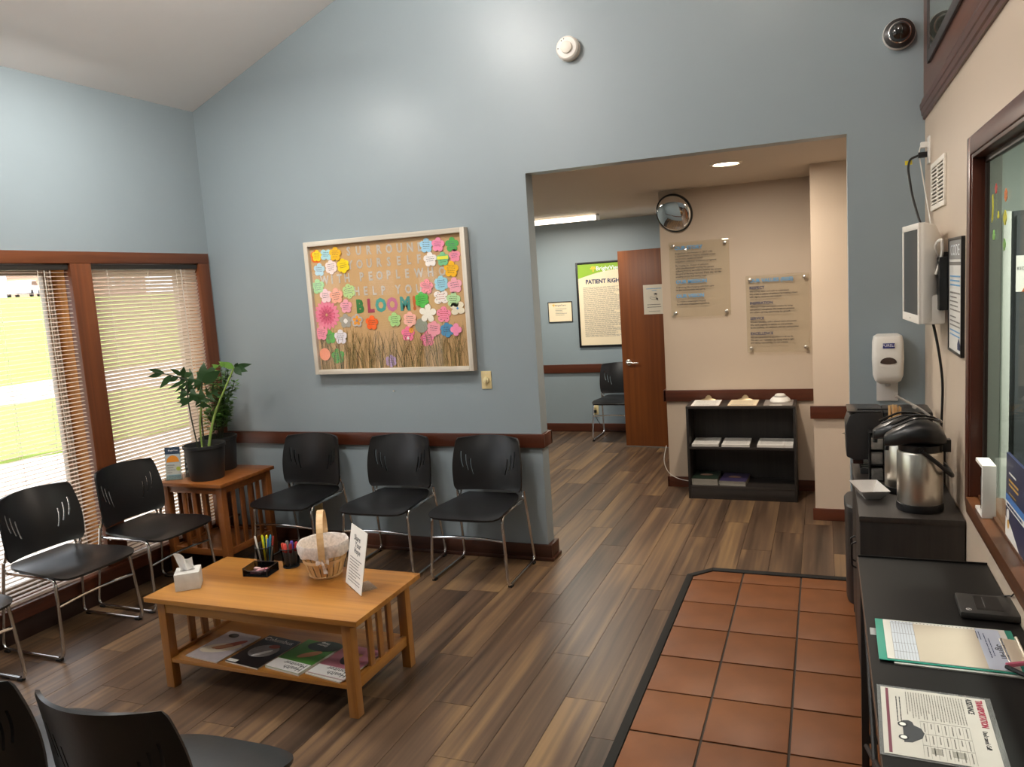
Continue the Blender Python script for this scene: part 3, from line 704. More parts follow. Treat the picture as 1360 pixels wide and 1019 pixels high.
def flower(i, x, z, r, col, sh, label):
    t = thing('paper_flower', label, 'flower', (x, YB-.0312-.0024*(0 if sh == 'daisy' else i % 3), z), 0, 'paper flowers on the bulletin board', rot=RB)
    t.rotation_euler = (PI/2, R.uniform(-.12, .12), 0)
    m = mat('paper_'+col, col, .75, var=.04, scale=60); q = random.Random(i)
    th = .0022
    if sh == 'daisy':
        for k, (ra, n, zz) in enumerate(((1, 19, .0), (.66, 15, .002), (.40, 11, .004))):
            b = MB()
            for j in range(n):
                a = 2*PI*(j+.5*k)/n; M = Matrix.Rotation(a, 4, 'Z'); L = r*ra
                b.prism([(L*.12, 0), (L*.45, -L*.10), (L*.85, -L*.13), (L, -L*.05), (L, L*.05), (L*.85, L*.13), (L*.45, L*.10)], zz+(j % 2)*.0006, zz+.0012+(j % 2)*.0006, M)
            b.build('petals', [m, mat('paper_rose', '#d9587f', .75), mat('paper_deep_rose', '#c13e68', .75)][k], t)
        MB().lathe([(0, 0), (r*.14, .001), (r*.1, .005), (0, .0065)], n=14).build('centre', mat('paper_tan', '#c9906a', .8), t); return
    if sh in ('butterfly', 'bfred', 'bfblue'): P = butterfly(r)
    elif sh == 'round': P = petals(r, 12, .03)
    elif sh in ('p6', 'dots'): P = petals(r, 6, .11)
    elif sh == 'p4': P = petals(r, 4, .2)
    elif sh == 'p5big': P = petals(r*1.05, 5, .28)
    else: P = petals(r, 5, .16)
    if sh.startswith('layer'):
        MB().prism(petals(r*1.12, 5, .1), -.0004, .001, Matrix.Translation((-.006, -.004, 0))).build('lower_layer', mat('paper_orange', sh[6:], .75), t)
    MB().prism(P, .001 if sh.startswith('layer') else 0, th).build('petals', m, t)
    dots = MB()
    if sh in ('dots', 'love', 'border', 'bfred'):
        for k in range(9):
            a = 2*PI*k/9; dots.cyl((r*.68*math.cos(a), r*.68*math.sin(a), th), r*.06, .0006, 6)
        stuff(dots.build('dots', mat('paper_dark_dots', '#4a4038', .8), t))
    if sh in ('star',): MB().prism(petals(r*.72, 5, .32), th, th+.001).build('star', mat('paper_amber', '#eb9a2c', .7), t); MB().cyl((0, 0, th+.001), r*.2, .001, 10).build('centre', mat('paper_slate', '#8e8b93', .7), t)
    elif sh == 'grey': MB().prism(petals(r*.34, 4, .1), th, th+.001).build('centre', PAPER, t)
    elif sh == 'band': MB().box(-r*.85, r*.85, -r*.02, r*.42, th, th+.0008).build('stripe', mat('paper_lemon', '#e3e044', .7), t)
    elif sh == 'orangedot': MB().cyl((r*.5, r*.45, th), r*.36, .0008, 12).build('petal', mat('paper_amber', '#eb9a2c', .7), t); MB().prism(petals(r*.2, 3, .2), th, th+.0008, Matrix.Translation((0, -r*.55, 0))).build('heart', PAPER, t)
    elif sh == 'heart': MB().prism([(0, -.4), (.42, .1), (.3, .36), (.1, .36), (0, .2), (-.1, .36), (-.3, .36), (-.42, .1)], th, th+.0008, Matrix.Translation((r*.1, -r*.5, 0)) @ Matrix.Scale(r*.6, 4)).build('heart', mat('paper_purple', '#8a5a9a', .7), t)
    elif sh == 'bfblue': MB().cyl((0, 0, th), r*.16, .001, 8).build('centre', SKYINK, t)
    if sh in ('p5big', 'bfblue', 'grey', 'star', 'round', 'p4') and i not in (0,): return
    ink = mat('red_ink', '#b5322e', .7) if sh in ('bfred', 'love') else mat('brown_ink', '#6d4c34', .7) if i in (0, 2, 5, 28) else INK if i % 3 else mat('violet_ink', '#5b4b74', .7)
    b = MB(); nl = 3 if i % 2 else 4
    for k in range(nl):
        y = r*(.34-.26*k)+(.0 if nl == 3 else r*.06); w = r*.55*(1-.12*abs(k-1)); xx = -w
        while xx < w*.9:
            l = q.uniform(.1, .28)*w*1.6; b.box(xx, min(xx+l, w), y-r*.032+q.uniform(-.02, .02)*r, y+r*.032, th, th+.0004); xx += l+r*.07
    stuff(b.build('handwriting', ink, t))
for i, a in enumerate(FLOWERS): flower(i, *a)

# ------------------------------------------------------------------ small things on the back wall
t = thing('dimmer_switch', 'ivory dimmer knob plate right below the bulletin board corner', 'switch', (-2.031, YB, 1.186))
MB().box(-.035, .035, -.006, 0, -.058, .058).build('plate', IVORY, t, bevel=.002)
M = Matrix.Rotation(PI/2, 4, 'X')
MB().lathe([(0, 0), (.021, 0), (.020, .012), (.012, .013), (.011, .020), (0, .021)], (0, .0, .006), 20, M).build('knob', mat('ivory_knob', '#e0d2a4', .35), t, smooth=True)
for z in (-.042, .042): MB().cyl((0, z, .006), .0028, .001, 8, M).build('screw', STEEL, t)
def outlet(loc, label, rz=0, ivory=True, dark=False):
    t = thing('wall_outlet', label, 'outlet', loc, rz)
    MB().box(-.035, .035, -.006, 0, -.057, .057).build('plate', IVORY if ivory else WHT, t, bevel=.002)
    for z in (-.02, .02):
        s = MB().box(-.016, .016, -.0085, -.006, z-.014, z+.014).build('socket', mat('ivory_socket', '#c9b684', .4) if ivory else WHT, t, bevel=.001)
        for x in (-.006, .006): MB().box(x-.0012, x+.0012, -.009, -.0084, z-.003, z+.006).build('slot', BLK, s)
    return t
outlet((-3.435, YB, .277), 'ivory wall outlet low on the blue wall behind the two chairs')
t = thing('picture_nail', 'small leftover nail in the blue wall below the bulletin board', 'nail', (-2.721, YB, 1.123))
MB().cyl((0, 0, 0), .003, .012, 8, M).build('shank', STEEL, t); MB().cyl((0, 0, .012), .006, .002, 8, M).build('head', STEEL, t)
t = thing('smoke_detector', 'round white smoke detector high on the blue wall', 'smoke detector', (-1.357, YB, 3.122))
MB().lathe([(0, 0), (.068, 0), (.070, .012), (.066, .014), (.068, .020), (.066, .046), (.058, .054), (.034, .055)], (0, 0, 0), 32, M).build('housing', WHT, t, smooth=True)
MB().lathe([(.0, .050), (.034, .054), (.033, .066), (.029, .069), (0, .070)], (0, 0, 0), 28, M).build('cap', mat('cream_cap', '#efe8dc', .4), t, smooth=True)
for x, y in ((-.028, .041), (-.014, .049), (-.051, .0)): MB().cyl((x, y, .053), .0035, .003, 8, M).build('led', mat('dark_led', '#4a4642', .3), t)
t = thing('dome_camera', 'black dome security camera at the upper right by the wood panelling', 'security camera', (.372, YB, 2.905))
MB().lathe([(0, 0), (.075, 0), (.077, .010), (.073, .030)], (0, 0, 0), 32, M).build('base_ring', WHT, t, smooth=True)
MB().lathe([(.073, .028), (.070, .040), (.050, .050), (.048, .052)], (0, 0, 0), 32, M).build('trim_ring', mat('gunmetal', '#3c3a39', .35, .4), t, smooth=True)
MB().lathe([(.052, .048), (.0535, .051), (.051, .054), (.048, .055)], (0, 0, 0), 32, M, cap=False).build('silver_ring', CHROME, t, smooth=True)
MB().lathe([(.048, .050), (.046, .066), (.038, .082), (.024, .092), (.010, .096), (0, .097)], (0, 0, 0), 32, M).build('dome', mat('smoked_dome', '#15120f', .04, var=0, coat=1), t, smooth=True)
MB().lathe([(0, .09), (.014, .09), (.014, .1), (0, .101)], (-.008, .0, -.006), 16, M).build('lens', mat('lens_black', '#050505', .02, coat=1), t)
# hand sanitiser dispenser
t = thing('sanitizer_dispenser', 'white wall mounted hand sanitizer dispenser above the coffee machine', 'dispenser', (.309, YB, 1.27))
MB().box(-.052, .052, -.012, 0, -.235, .11).build('wall_plate', mat('grey_white_plate', '#d3cfca', .5), t, bevel=.003)
b = MB(); rr = []
for z, w, d, y0 in ((-.135, .040, .05, -.012), (-.118, .062, .085, -.010), (-.09, .072, .10, -.008), (0, .076, .105, -.006), (.09, .074, .10, -.006), (.118, .068, .085, -.008), (.128, .05, .05, -.012)):
    ring = []
    for k in range(28):
        a = 2*PI*k/28; c_, s_ = math.cos(a), math.sin(a); e = .45
        ring.append((w*math.copysign(abs(c_)**e, c_), y0-d/2+d/2*math.copysign(abs(s_)**e, s_), z))
    rr.append(ring)
b.rings(rr).build('body', WHT, t, smooth=True)
d = MB(); prof = []
for k in range(18):
    a = 2*PI*k/18; c_, s_ = math.cos(a), math.sin(a); prof.append((.039*c_, -.016+(.026 if s_ > 0 else .010)*s_))
d.prism(prof, .108, .1125, M).build('window', mat('smoked_window', '#4b3d36', .15), t)
MB().box(-.026, .030, -.1125, -.109, .058, .084).build('logo_plate', mat('logo_navy', '#2b2f78', .5), t, bevel=.001)
text('PURELL', .019, (.002, -.1130, .066), RB, t, mat('logo_white', '#f3f1f6', .5), 'CENTER')
for x in (-.004, .004): MB().cyl((x, -.16, .02), .003, .001, 6, M).build('screw', STEEL, t)
MB().lathe([(0, -.150), (.012, -.150), (.016, -.135)], (0, -.05, 0), 12).build('nozzle', mat('grey_nozzle', '#a9a6a2', .4), t)

# ------------------------------------------------------------------ potted plants on the side table
TZ = .6306
POT = mat('black_nursery_pot', '#232526', .5, var=.06); SOIL = mat('potting_soil', '#3a2a1f', .95, var=.35, scale=60, bump=.3)
LEAF = mat('dark_leaf', '#22401d', .4, var=.2, scale=20); LEAF2 = mat('fresh_leaf', '#5f8a35', .45, var=.2, scale=20)
LEAF3 = mat('deep_green_leaflets', '#4f7a38', .5, var=.3, scale=12); STEM = mat('green_stem', '#7f9a4a', .5); STEMD = mat('dark_stem', '#2b3320', .6)
def pot(t, r0, r1, h):
    MB().lathe([(0, 0), (r0-.004, 0), (r0, .006), (r1-.006, h-.022), (r1, h-.020), (r1+.002, h), (r1-.006, h+.001), (r1-.012, h-.03), (r0*1.05, h-.035)], n=40).build('pot', POT, t, smooth=True)
    MB().lathe([(r1-.010, h-.040), (r1*.5, h-.030), (0, h-.028)], n=28).build('soil', SOIL, t, smooth=True)
def leaf_blade(base, tip, side, width, lobes=0, droop=.15):
    """flat leaf from base to tip; side = direction of its width; lobes>0 gives deep fingers"""
    b, e = Vector(base), Vector(tip); ax = e-b; L = ax.length; ax.normalize(); s = Vector(side); s = (s-ax*s.dot(ax)).normalized(); nrm = ax.cross(s)
    if nrm.z < 0: nrm = -nrm
    right = []
    if lobes:
        for k in range(lobes):
            a = (k+.12)/lobes; m_ = (k+.52)/lobes; c_ = (k+.92)/lobes; w = width*(math.sin(PI*(.22+.66*m_)))
            right += [(a*.92, width*.10), (a*.92+.13, w*.62), (m_+.12, w), (m_+.16, w*.93), (m_*.96+.10, w*.5), (c_*.92, width*.10)]
        right = [(max(0, min(1, x)), y) for x, y in right]
    else:
        right = [(q, width*math.sin(PI*q**.8)*(1-.25*q)) for q in (.04, .15, .3, .45, .6, .75, .88)]
    P = [(0, width*.03)]+right+[(1, 0)]+[(x, -y) for x, y in right[::-1]]+[(0, -width*.03)]
    o = MB(); n = len(P)
    def pt(x, y, z): return b+ax*(x*L)+s*y+nrm*(z-droop*L*x*x-.25*abs(y)+.06*L*math.sin(PI*x))
    v = [pt(x, y, 0) for x, y in P]+[pt(x, y, .0012) for x, y in P]
    o.add(v, [tuple(range(n))[::-1], tuple(range(n, 2*n))]+[(i, (i+1) % n, n+(i+1) % n, n+i) for i in range(n)])
    return o
pl = Vector((-3.865, 3.985, TZ))
t = thing('potted_plant', 'potted plant with big dark lobed leaves in front on the side table', 'plant', pl)
pot(t, .108, .136, .235)
def L_(p): return Vector(p)-pl
def add_leaf(base, tip, side, w, lobes=0, m=LEAF, droop=.15): leaf_blade(L_(base), L_(tip), side, w, lobes, droop).build('leaf', m, t, tri=True, smooth=False)
def stem(pts, r, m): MB().tube([L_(p) for p in pts], r, 8, .15).build('stem', m, t, smooth=True)
s0 = (-3.85, 3.99, .83)
vdir = (.7, .7, 0)      # across the view
stem([(-3.845, 4.0, .83), (-3.80, 4.03, 1.05), (-3.66, 4.115, 1.356)], [.0095, .0085]+[.007]*4+[.006], STEM)
stem([(-3.875, 3.975, .83), (-3.86, 3.96, 1.02), (-3.805, 3.97, 1.20)], .006, STEM)
stem([(-3.865, 3.985, .83), (-3.85, 3.975, 1.1), (-3.80, 3.965, 1.29)], .0055, STEMD)
stem([(-3.90, 3.965, .83), (-3.895, 3.93, 1.05), (-3.875, 3.90, 1.18), (-3.87, 3.905, 1.31)], .0045, STEMD)
add_leaf((-3.80, 3.966, 1.282), (-3.905, 3.87, 1.330), (.25, .3, 1), .075, 3)
add_leaf((-3.80, 3.966, 1.282), (-3.785, 3.985, 1.415), (1, 1, 0), .036, 0)
add_leaf((-3.80, 3.966, 1.282), (-3.715, 4.05, 1.350), (-.4, -.4, 1), .042, 0)
add_leaf((-3.80, 3.966, 1.282), (-3.730, 4.035, 1.392), (-.5, -.4, .6), .034, 0)
add_leaf((-3.80, 3.966, 1.285), (-3.885, 3.885, 1.250), (.3, .3, 1), .05, 2)
add_leaf((-3.79, 3.975, 1.185), (-3.912, 3.858, 1.232), (.3, .3, 1), .068, 3)
add_leaf((-3.79, 3.975, 1.185), (-3.925, 3.848, 1.165), (.3, .3, 1), .045, 2)
add_leaf((-3.79, 3.975, 1.185), (-3.735, 4.03, 1.225), (.3, .3, 1), .06, 2)
add_leaf((-3.80, 3.97, 1.185), (-3.80, 3.95, 1.110), (.7, .7, 0), .065, 2)
stem([(-3.87, 3.905, 1.31), (-3.93, 3.84, 1.35), (-4.0, 3.765, 1.385)], .0035, STEMD)
for bs, tp, w in (((-3.955, 3.81, 1.365), (-4.02, 3.745, 1.405), .018), ((-3.965, 3.80, 1.365), (-4.03, 3.74, 1.352), .016), ((-3.93, 3.84, 1.35), (-3.985, 3.785, 1.272), .022),
        ((-3.885, 3.89, 1.33), (-3.875, 3.895, 1.40), .022), ((-3.88, 3.895, 1.335), (-3.84, 3.93, 1.352), .022), ((-3.90, 3.87, 1.335), (-3.955, 3.82, 1.31), .018),
        ((-3.87, 3.905, 1.31), (-3.955, 3.82, 1.262), .014), ((-3.86, 3.91, 1.30), (-3.93, 3.845, 1.232), .012), ((-3.885, 3.89, 1.34), (-3.935, 3.84, 1.395), .016)):
    add_leaf(bs, tp, (.2, .2, 1), w)
add_leaf((-3.652, 4.11, 1.358), (-3.715, 4.055, 1.405), (.1, .1, 1), .024, 0, LEAF2); add_leaf((-3.69, 4.075, 1.398), (-3.755, 4.015, 1.372), (.1, .1, 1), .024, 2, LEAF2)
for tp, w in (((-3.565, 4.185, 1.378), .020), ((-3.618, 4.138, 1.305), .026), ((-3.588, 4.165, 1.330), .024), ((-3.630, 4.128, 1.392), .014)): add_leaf((-3.650, 4.113, 1.360), tp, (.2, .1, 1), w, 0, LEAF, .35)
# bushy plant behind
p2 = Vector((-3.975, 4.235, TZ))
t2 = thing('potted_plant', 'bushy small-leaved potted plant behind, in the corner of the side table', 'plant', p2)
pot(t2, .105, .128, .235)
q = random.Random(3); fo = MB(); st = MB()
for k in range(17):
    a = q.uniform(0, 2*PI); rr_ = q.uniform(.04, .19); h = q.uniform(.22, .56)
    top = Vector((max(-.15, min(.16, rr_*math.cos(a)*1.05)), min(.24, rr_*math.sin(a)+.03), .2+h)); b0 = Vector((.03*math.cos(a), .03*math.sin(a), .2))
    st.tube([b0, b0.lerp(top, .5)+Vector((0, 0, .05)), top], .0022, 5)
    for j in range(9):
        c0 = b0.lerp(top, .35+.65*j/8)
        for z in range(6):
            an = q.uniform(0, 2*PI); d = Vector((math.cos(an), math.sin(an), q.uniform(-.35, .55))).normalized(); Lf = q.uniform(.036, .072)
            x = c0+d*Lf
            if x.x+p2.x < -4.165 or x.y+p2.y > 4.555: d = Vector((abs(d.x), -abs(d.y), d.z))
            sd = d.cross(Vector((0, 0, 1))).normalized()*Lf*.22; e = c0+d*Lf
            m1 = c0+d*Lf*.5
            fo.cur = 0 if q.random() < .7 else 1
            fo.add([c0, m1+sd, e, m1-sd, m1+Vector((0, 0, .002))], [(0, 1, 4), (1, 2, 4), (2, 3, 4), (3, 0, 4)])
stuff(fo.build('foliage', [LEAF3, LEAF2], t2)); stuff(st.build('stems', STEMD, t2))

# cards in clear holders on the side table
def card_holder(loc, rz, label, w, h, paint):
    t = thing('card_holder', label, 'brochure holder', loc, rz)
    M = Matrix.Rotation(-.12, 4, 'X')
    MB().box(-w/2-.006, w/2+.006, .0, .0022, 0, h*.96, M).build('back_panel', ACRYL, t)
    MB().box(-w/2-.006, w/2+.006, -.016, .0, .001, .003).build('tray', ACRYL, t)
    MB().box(-w/2-.006, w/2+.006, -.018, -.016, .001, .035).build('front_lip', ACRYL, t)
    MB().box(-w/2-.006, w/2+.006, .0, .034, .0, .002).build('foot', ACRYL, t)
    paint(t, M); return t
def sunrise(t, M):
    c = MB().box(-.05, .05, -.005, -.001, .003, .222, M).build('card', mat('card_blue_grey', '#a9b6ba', .5), t)
    def fl(name, z0, z1, m, x0=-.05, x1=.05): MB().box(x0, x1, -.0056, -.0048, z0, z1, M).build(name, m, c)
    fl('header', .175, .2215, mat('card_navy', '#2f4358', .5)); fl('footer', .0035, .034, mat('card_teal', '#5f93a4', .5))
    sun_ = [(.043*math.cos(PI*k/16)*.98, .120+.046*math.sin(PI*k/16)) for k in range(17)]
    MB().prism(sun_, .0048, .0058, M @ Matrix.Rotation(PI/2, 4, 'X')).build('sun_picture', mat('card_orange', '#d98a2b', .5), c)
    fl('caption', .038, .112, mat('card_pale', '#b9bdb5', .5), -.048, .048)
    for k, w in enumerate((.05, .042, .055, .03)): fl('caption_line', .096-.016*k, .103-.016*k, mat('card_dark_print', '#7c8180', .6), -.040, -.040+w)
    MB().lathe([(0, 0), (.014, 0), (.014, .0012), (0, .0012)], n=12, M=M @ Matrix.Translation((.034, -.0058, .075)) @ Matrix.Rotation(PI/2, 4, 'X')).build('badge', mat('card_lime', '#a8b548', .5), c)
    text('BrightView', .0145, (M @ Vector((.006, -.0062, .195))), (PI/2-.12, 0, 0), c, mat('logo_white', '#f3f1f6', .5), 'CENTER')
card_holder((-4.085, 3.91, TZ), .42, 'blue card with an orange sun in a clear holder on the side table', .10, .222, sunrise)
def darkcard(t, M):
    c = MB().box(-.03, .03, -.004, -.001, .003, .17, M).build('card', mat('card_black', '#23282b', .5), t)
    for k in range(4): MB().box(-.024, .02, -.0046, -.0038, .03+.034*k, .046+.034*k, M).build('print_block', mat('card_dark_print', '#7c8180', .6), c)
card_holder((-4.030, 4.000, TZ), .5, 'narrow dark card in a clear holder beside the front black pot', .06, .17, darkcard)

# ------------------------------------------------------------------ on the coffee table
CT = .4506
t = thing('tissue_box', 'grey and white tissue box with a tissue pulled up on the coffee table', 'tissue box', (-2.848, 2.738, CT), math.radians(38))
TB = mat('tissue_box_card', '#c9c7c0', .6, var=.2, scale=24)
MB().box(-.056, .056, -.056, .056, 0, .082).build('carton', TB, t, bevel=.002)
MB().prism([(.034*math.cos(2*PI*k/24), .018*math.sin(2*PI*k/24)) for k in range(24)], .082, .083).build('opening', mat('grey_opening', '#8f8b85', .6), t)
b = MB().shell(lambda u, v: ((u-.5)*(.055+.035*v)+.020*v*math.sin(6*u)-.012*v, .016*math.sin(9*u+2*v)*(.4+v)+.03*v*(u-.5), .079+.072*v+.02*v*math.sin(5*u+1)), 14, 8, .0006)
b.build('tissue', mat('white_tissue', '#f1efec', .9), t, smooth=True)
# mesh pencil organiser
MESH = glass('black_wire_mesh', '#c8c8c8', 0, body=.26, bodycol='#0b0b0b')
WIRE = mat('black_wire', '#0e0e0e', .5)
t = thing('mesh_tray', 'low black mesh tray of small pink erasers on the coffee table', 'tray', (-2.605, 2.962, CT), .12)
TW, TD, TH = .066, .052, .042
for a in ((-TW, TW, -TD, -TD+.001, .002, TH-.012), (-TW, TW, TD-.001, TD, .002, TH), (-TW, -TW+.001, -TD, TD, .002, TH), (TW-.001, TW, -TD, TD, .002, TH)): MB().box(*a).build('mesh_side', MESH, t)
MB().box(-TW, TW, -TD, TD, 0, .002).build('base', WIRE, t)
MB().tube([(-TW, -TD, TH-.002), (-TW*.6, -TD, TH-.014), (TW*.6, -TD, TH-.014), (TW, -TD, TH-.002), (TW, TD, TH), (-TW, TD, TH)], .0022, 6, closed=True).build('rim_wire', WIRE, t)
for x, y in ((-TW, -TD), (TW, -TD), (TW, TD), (-TW, TD)): MB().tube([(x, y, .001), (x, y, TH)], .002, 6).build('corner_wire', WIRE, t)
er = [(-.03, -.015, .3), (.0, -.02, -.2), (.028, -.012, 1.0), (-.01, .012, .8), (.022, .02, -.5), (-.036, .024, 0)]
for k, (x, y, a) in enumerate(er):
    c = ('#c77f8d', '#b9898c', '#8d6d72', '#cf9aa0', '#a7606c', '#d9b3b0')[k]
    p = Matrix.Rotation(.12, 4, 'Z') @ Vector((x, y, 0)); b = MB().cbox((0, 0, .006), (.034, .016, .012)).build('eraser', mat('eraser_'+c, c, .7), None, (-2.605+p.x, 2.962+p.y, CT+.0025+.001*k), bevel=.003, rot=(0, 0, a))
    tag(b, ('rose eraser front left in the mesh tray', 'dusty pink eraser front middle in the mesh tray', 'brownish pink eraser at the right of the mesh tray', 'light pink eraser in the middle of the mesh tray', 'deep red pink eraser back right in the mesh tray', 'pale pink eraser back left in the mesh tray')[k], 'eraser', 'erasers in the mesh tray')
def mesh_cup(loc, r, h, label):
    t = thing('mesh_cup', label, 'pen cup', loc)
    b = MB(); n = 28
    rr = [[(rad*math.cos(2*PI*k/n), rad*math.sin(2*PI*k/n), z) for k in range(n)] for rad, z in ((r*.86, .002), (r, h))]
    b.rings(rr, cap=False).build('mesh_side', MESH, t, smooth=True)
    MB().cyl((0, 0, 0), r*.87, .002, 24).build('base', WIRE, t)
    MB().tube([(r*math.cos(2*PI*k/24), r*math.sin(2*PI*k/24), h) for k in range(24)], .0022, 6, closed=True).build('rim_wire', WIRE, t, smooth=True)
    MB().tube([(r*.87*math.cos(2*PI*k/24), r*.87*math.sin(2*PI*k/24), .003) for k in range(24)], .002, 6, closed=True).build('base_wire', WIRE, t, smooth=True)
    return t
c1 = Vector((-2.665, 3.072, CT)); c2 = Vector((-2.512, 3.079, CT))
mesh_cup(c1, .046, .098, 'black mesh cup full of pens behind the eraser tray')
mesh_cup(c2, .046, .098, 'black mesh cup of grey markers left of the basket')
def pen(c, x, y, lx, ly, L, r, body, capc, label, grp, name='pen'):
    b0 = Vector((x, y, .004)); d = Vector((lx, ly, 1)).normalized()
    t = thing(name, label, name, c+b0, 0, grp, rot=d.to_track_quat('Z', 'Y').to_euler())
    MB().lathe([(r*.3, 0), (r, .012), (r, L*.62), (0, L*.62)], n=10).build('barrel', mat('pen_'+body, body, .4), t, smooth=True)
    MB().lathe([(r*1.08, L*.62), (r*1.1, L*.96), (r*.7, L), (0, L)], n=10).build('cap', mat('pen_'+capc, capc, .4), t, smooth=True)
pens = [(-.018, -.01, -.14, -.04, .150, .0045, '#e9e6df', '#e6e2da', 'white pen leaning left'), (-.006, .008, -.10, .06, .145, .005, '#e0c81e', '#d8d21c', 'yellow pen left of the middle'),
    (.010, .004, .05, .02, .150, .005, '#ddd019', '#e6dc2a', 'tall yellow pen in the middle'), (.016, -.008, .16, -.02, .14, .0045, '#57534c', '#3f6fb0', 'blue capped pen leaning right'),
    (.0, -.018, .02, -.1, .125, .0045, '#3f3a33', '#2b2a28', 'black pen in front'), (.02, .012, .2, .06, .145, .004, '#e7e2d8', '#a93a33', 'white pen with a red end at the right'),
    (-.014, .014, -.05, .1, .13, .0045, '#2f8c6a', '#2f8c6a', 'green pen at the back'), (.006, .018, .1, .1, .145, .0045, '#4aa0c9', '#4aa0c9', 'light blue pen at the back')]
for x, y, lx, ly, L, r, b_, k_, lab in pens: pen(c1, x, y, lx, ly, L, r, b_, k_, lab+' of the left mesh cup', 'pens in the left mesh cup')
mk = [(-.018, -.012, -.08, -.05, '#c8452f', 'red capped marker at the left'), (-.006, -.02, .0, -.06, '#e2554d', 'coral capped marker in front'), (.012, -.016, .1, -.05, '#8f1f28', 'dark red capped marker front right'),
    (.018, .008, .14, .04, '#a3272f', 'crimson capped marker at the right'), (.0, .012, .0, .06, '#5b45a0', 'violet capped marker at the back'), (-.016, .012, -.1, .05, '#6f6b66', 'grey capped marker back left')]
for x, y, lx, ly, k_, lab in mk: pen(c2, x, y, lx, ly, .122, .0075, '#8b8782', k_, lab+' of the right mesh cup', 'markers in the right mesh cup', 'marker')
# splint basket with cloth liner
t = thing('splint_basket', 'woven wood splint basket with a floral cloth liner on the coffee table', 'basket', (-2.262, 3.020, CT))
SPL = wood('pale_splint', '#c0925a', '#e6c48e', 2, .55, 20, .03); HOOP = wood('pale_hoop', '#c39a66', '#e3c294', 0, .5, 20, .03)
LIN = mat('floral_liner', '#d6cdc6', .85, var=.45, scale=95)
bp = lambda z: .070+.046*(min(1, z/.15))**.7
n = 18
for k in range(n):
    a = 2*PI*k/n; M = Matrix.Rotation(a, 4, 'Z'); b = MB(); w0 = 2*PI/n*.41
    b.shell(lambda u, v: ((bp(.15*v))*math.cos((u-.5)*2*w0), (bp(.15*v))*math.sin((u-.5)*2*w0), .004+.146*v), 2, 6, .002, M)
    b.build('stave', SPL, t, smooth=True)
MB().cyl((0, 0, 0), .071, .005, 24).build('bottom', SPL, t)
for z, h in ((.078, .016), (.0, .01)):
    MB().lathe([(bp(z)+.0005, z), (bp(z)+.004, z), (bp(z+h)+.004, z+h), (bp(z+h)+.0005, z+h)], n=32).build('hoop', HOOP, t, smooth=True)
b = MB(); N = 48
prof = [(.086, .055), (.099, .10), (.110, .145), (.115, .168), (.120, .172), (.1235, .160), (.1205, .118), (.118, .112)]
rr = [[((r+.0025*math.sin(9*2*PI*k/N+j)*(j > 3))*math.cos(2*PI*k/N), (r+.0025*math.sin(9*2*PI*k/N+j)*(j > 3))*math.sin(2*PI*k/N), z+.003*math.sin(7*2*PI*k/N)*(j in (6, 7))) for k in range(N)] for j, (r, z) in enumerate(prof)]
b.rings(rr, cap=False).build('cloth_liner', LIN, t, smooth=True)
MB().lathe([(0, .052), (.086, .055), (.092, .075)], n=28, cap=False).build('liner_floor', LIN, t, smooth=True)
M = Matrix.Rotation(math.radians(31), 4, 'Z')
pts = [(0, .130*math.cos(PI*k/20), .150+.165*math.sin(PI*k/20)**.75) for k in range(21)]; pts = [(0, .130, .10)]+pts+[(0, -.130, .10)]
h = MB(); rr = []
for i, p in enumerate(pts):
    q_ = Vector(pts[min(i+1, len(pts)-1)])-Vector(pts[max(i-1, 0)]); q_.normalize(); nn = Vector((0, -q_.z, q_.y)); p = Vector(p)
    rr.append([p+Vector((.0155, 0, 0))+nn*.002, p+Vector((-.0155, 0, 0))+nn*.002, p+Vector((-.0155, 0, 0))-nn*.002, p+Vector((.0155, 0, 0))-nn*.002])
h.rings(rr, M=M).build('handle', HOOP, t)
MB().cyl((0, 0, .132), .004, .003, 8, M @ Matrix.Rotation(PI/2, 4, 'X') @ Matrix.Translation((0, .115, 0))).build('rivet', STEEL, t)
MB().shell(lambda u, v: ((u-.5)*(.008+.012*v)+.012*v, -.131-.004*math.sin(6*v), .112-.065*v), 3, 6, .001, M).build('bow_tail', LIN, t)
MB().shell(lambda u, v: ((u-.5)*.06, -.131+.004*math.cos(8*u), .104+(v-.5)*.022*(.3+abs(u-.5)*2)), 8, 3, .001, M).build('bow', LIN, t)
# white sheet on an easel holder
t = thing('table_sign', 'white printed sheet standing in a clear holder at the coffee table end', 'sign', (-2.015, 2.877, CT), math.atan2(-.126, .163))
MT = Matrix.Rotation(-.20, 4, 'X')
MB().box(-.105, .105, .001, .004, .002, .285, MT).build('holder', ACRYL, t)
sh = MB().box(-.1055, .1055, -.001, .001, .004, .283, MT).build('sheet', PAPER, t)
MB().box(-.06, .06, .0, .095, 0, .002).build('foot', ACRYL, t)
rot = (PI/2-.20, 0, 0)
for s_, z, x in (('Share', .222, -.05), ('Your', .193, -.03), ('Hope', .165, -.035)): text(s_, .036, MT @ Vector((x, -.0016, z)), rot, sh, INK)
l = lines(.15, .12, 9, .004, 5); o = l.build('print_lines', GREYINK, sh, MT @ Vector((-.075, -.0018, .145)), rot=rot); stuff(o)
MB().box(.02, .10, -.0016, -.0012, .008, .05, MT).build('label_patch', mat('glossy_white', '#f6f4f0', .15), sh)

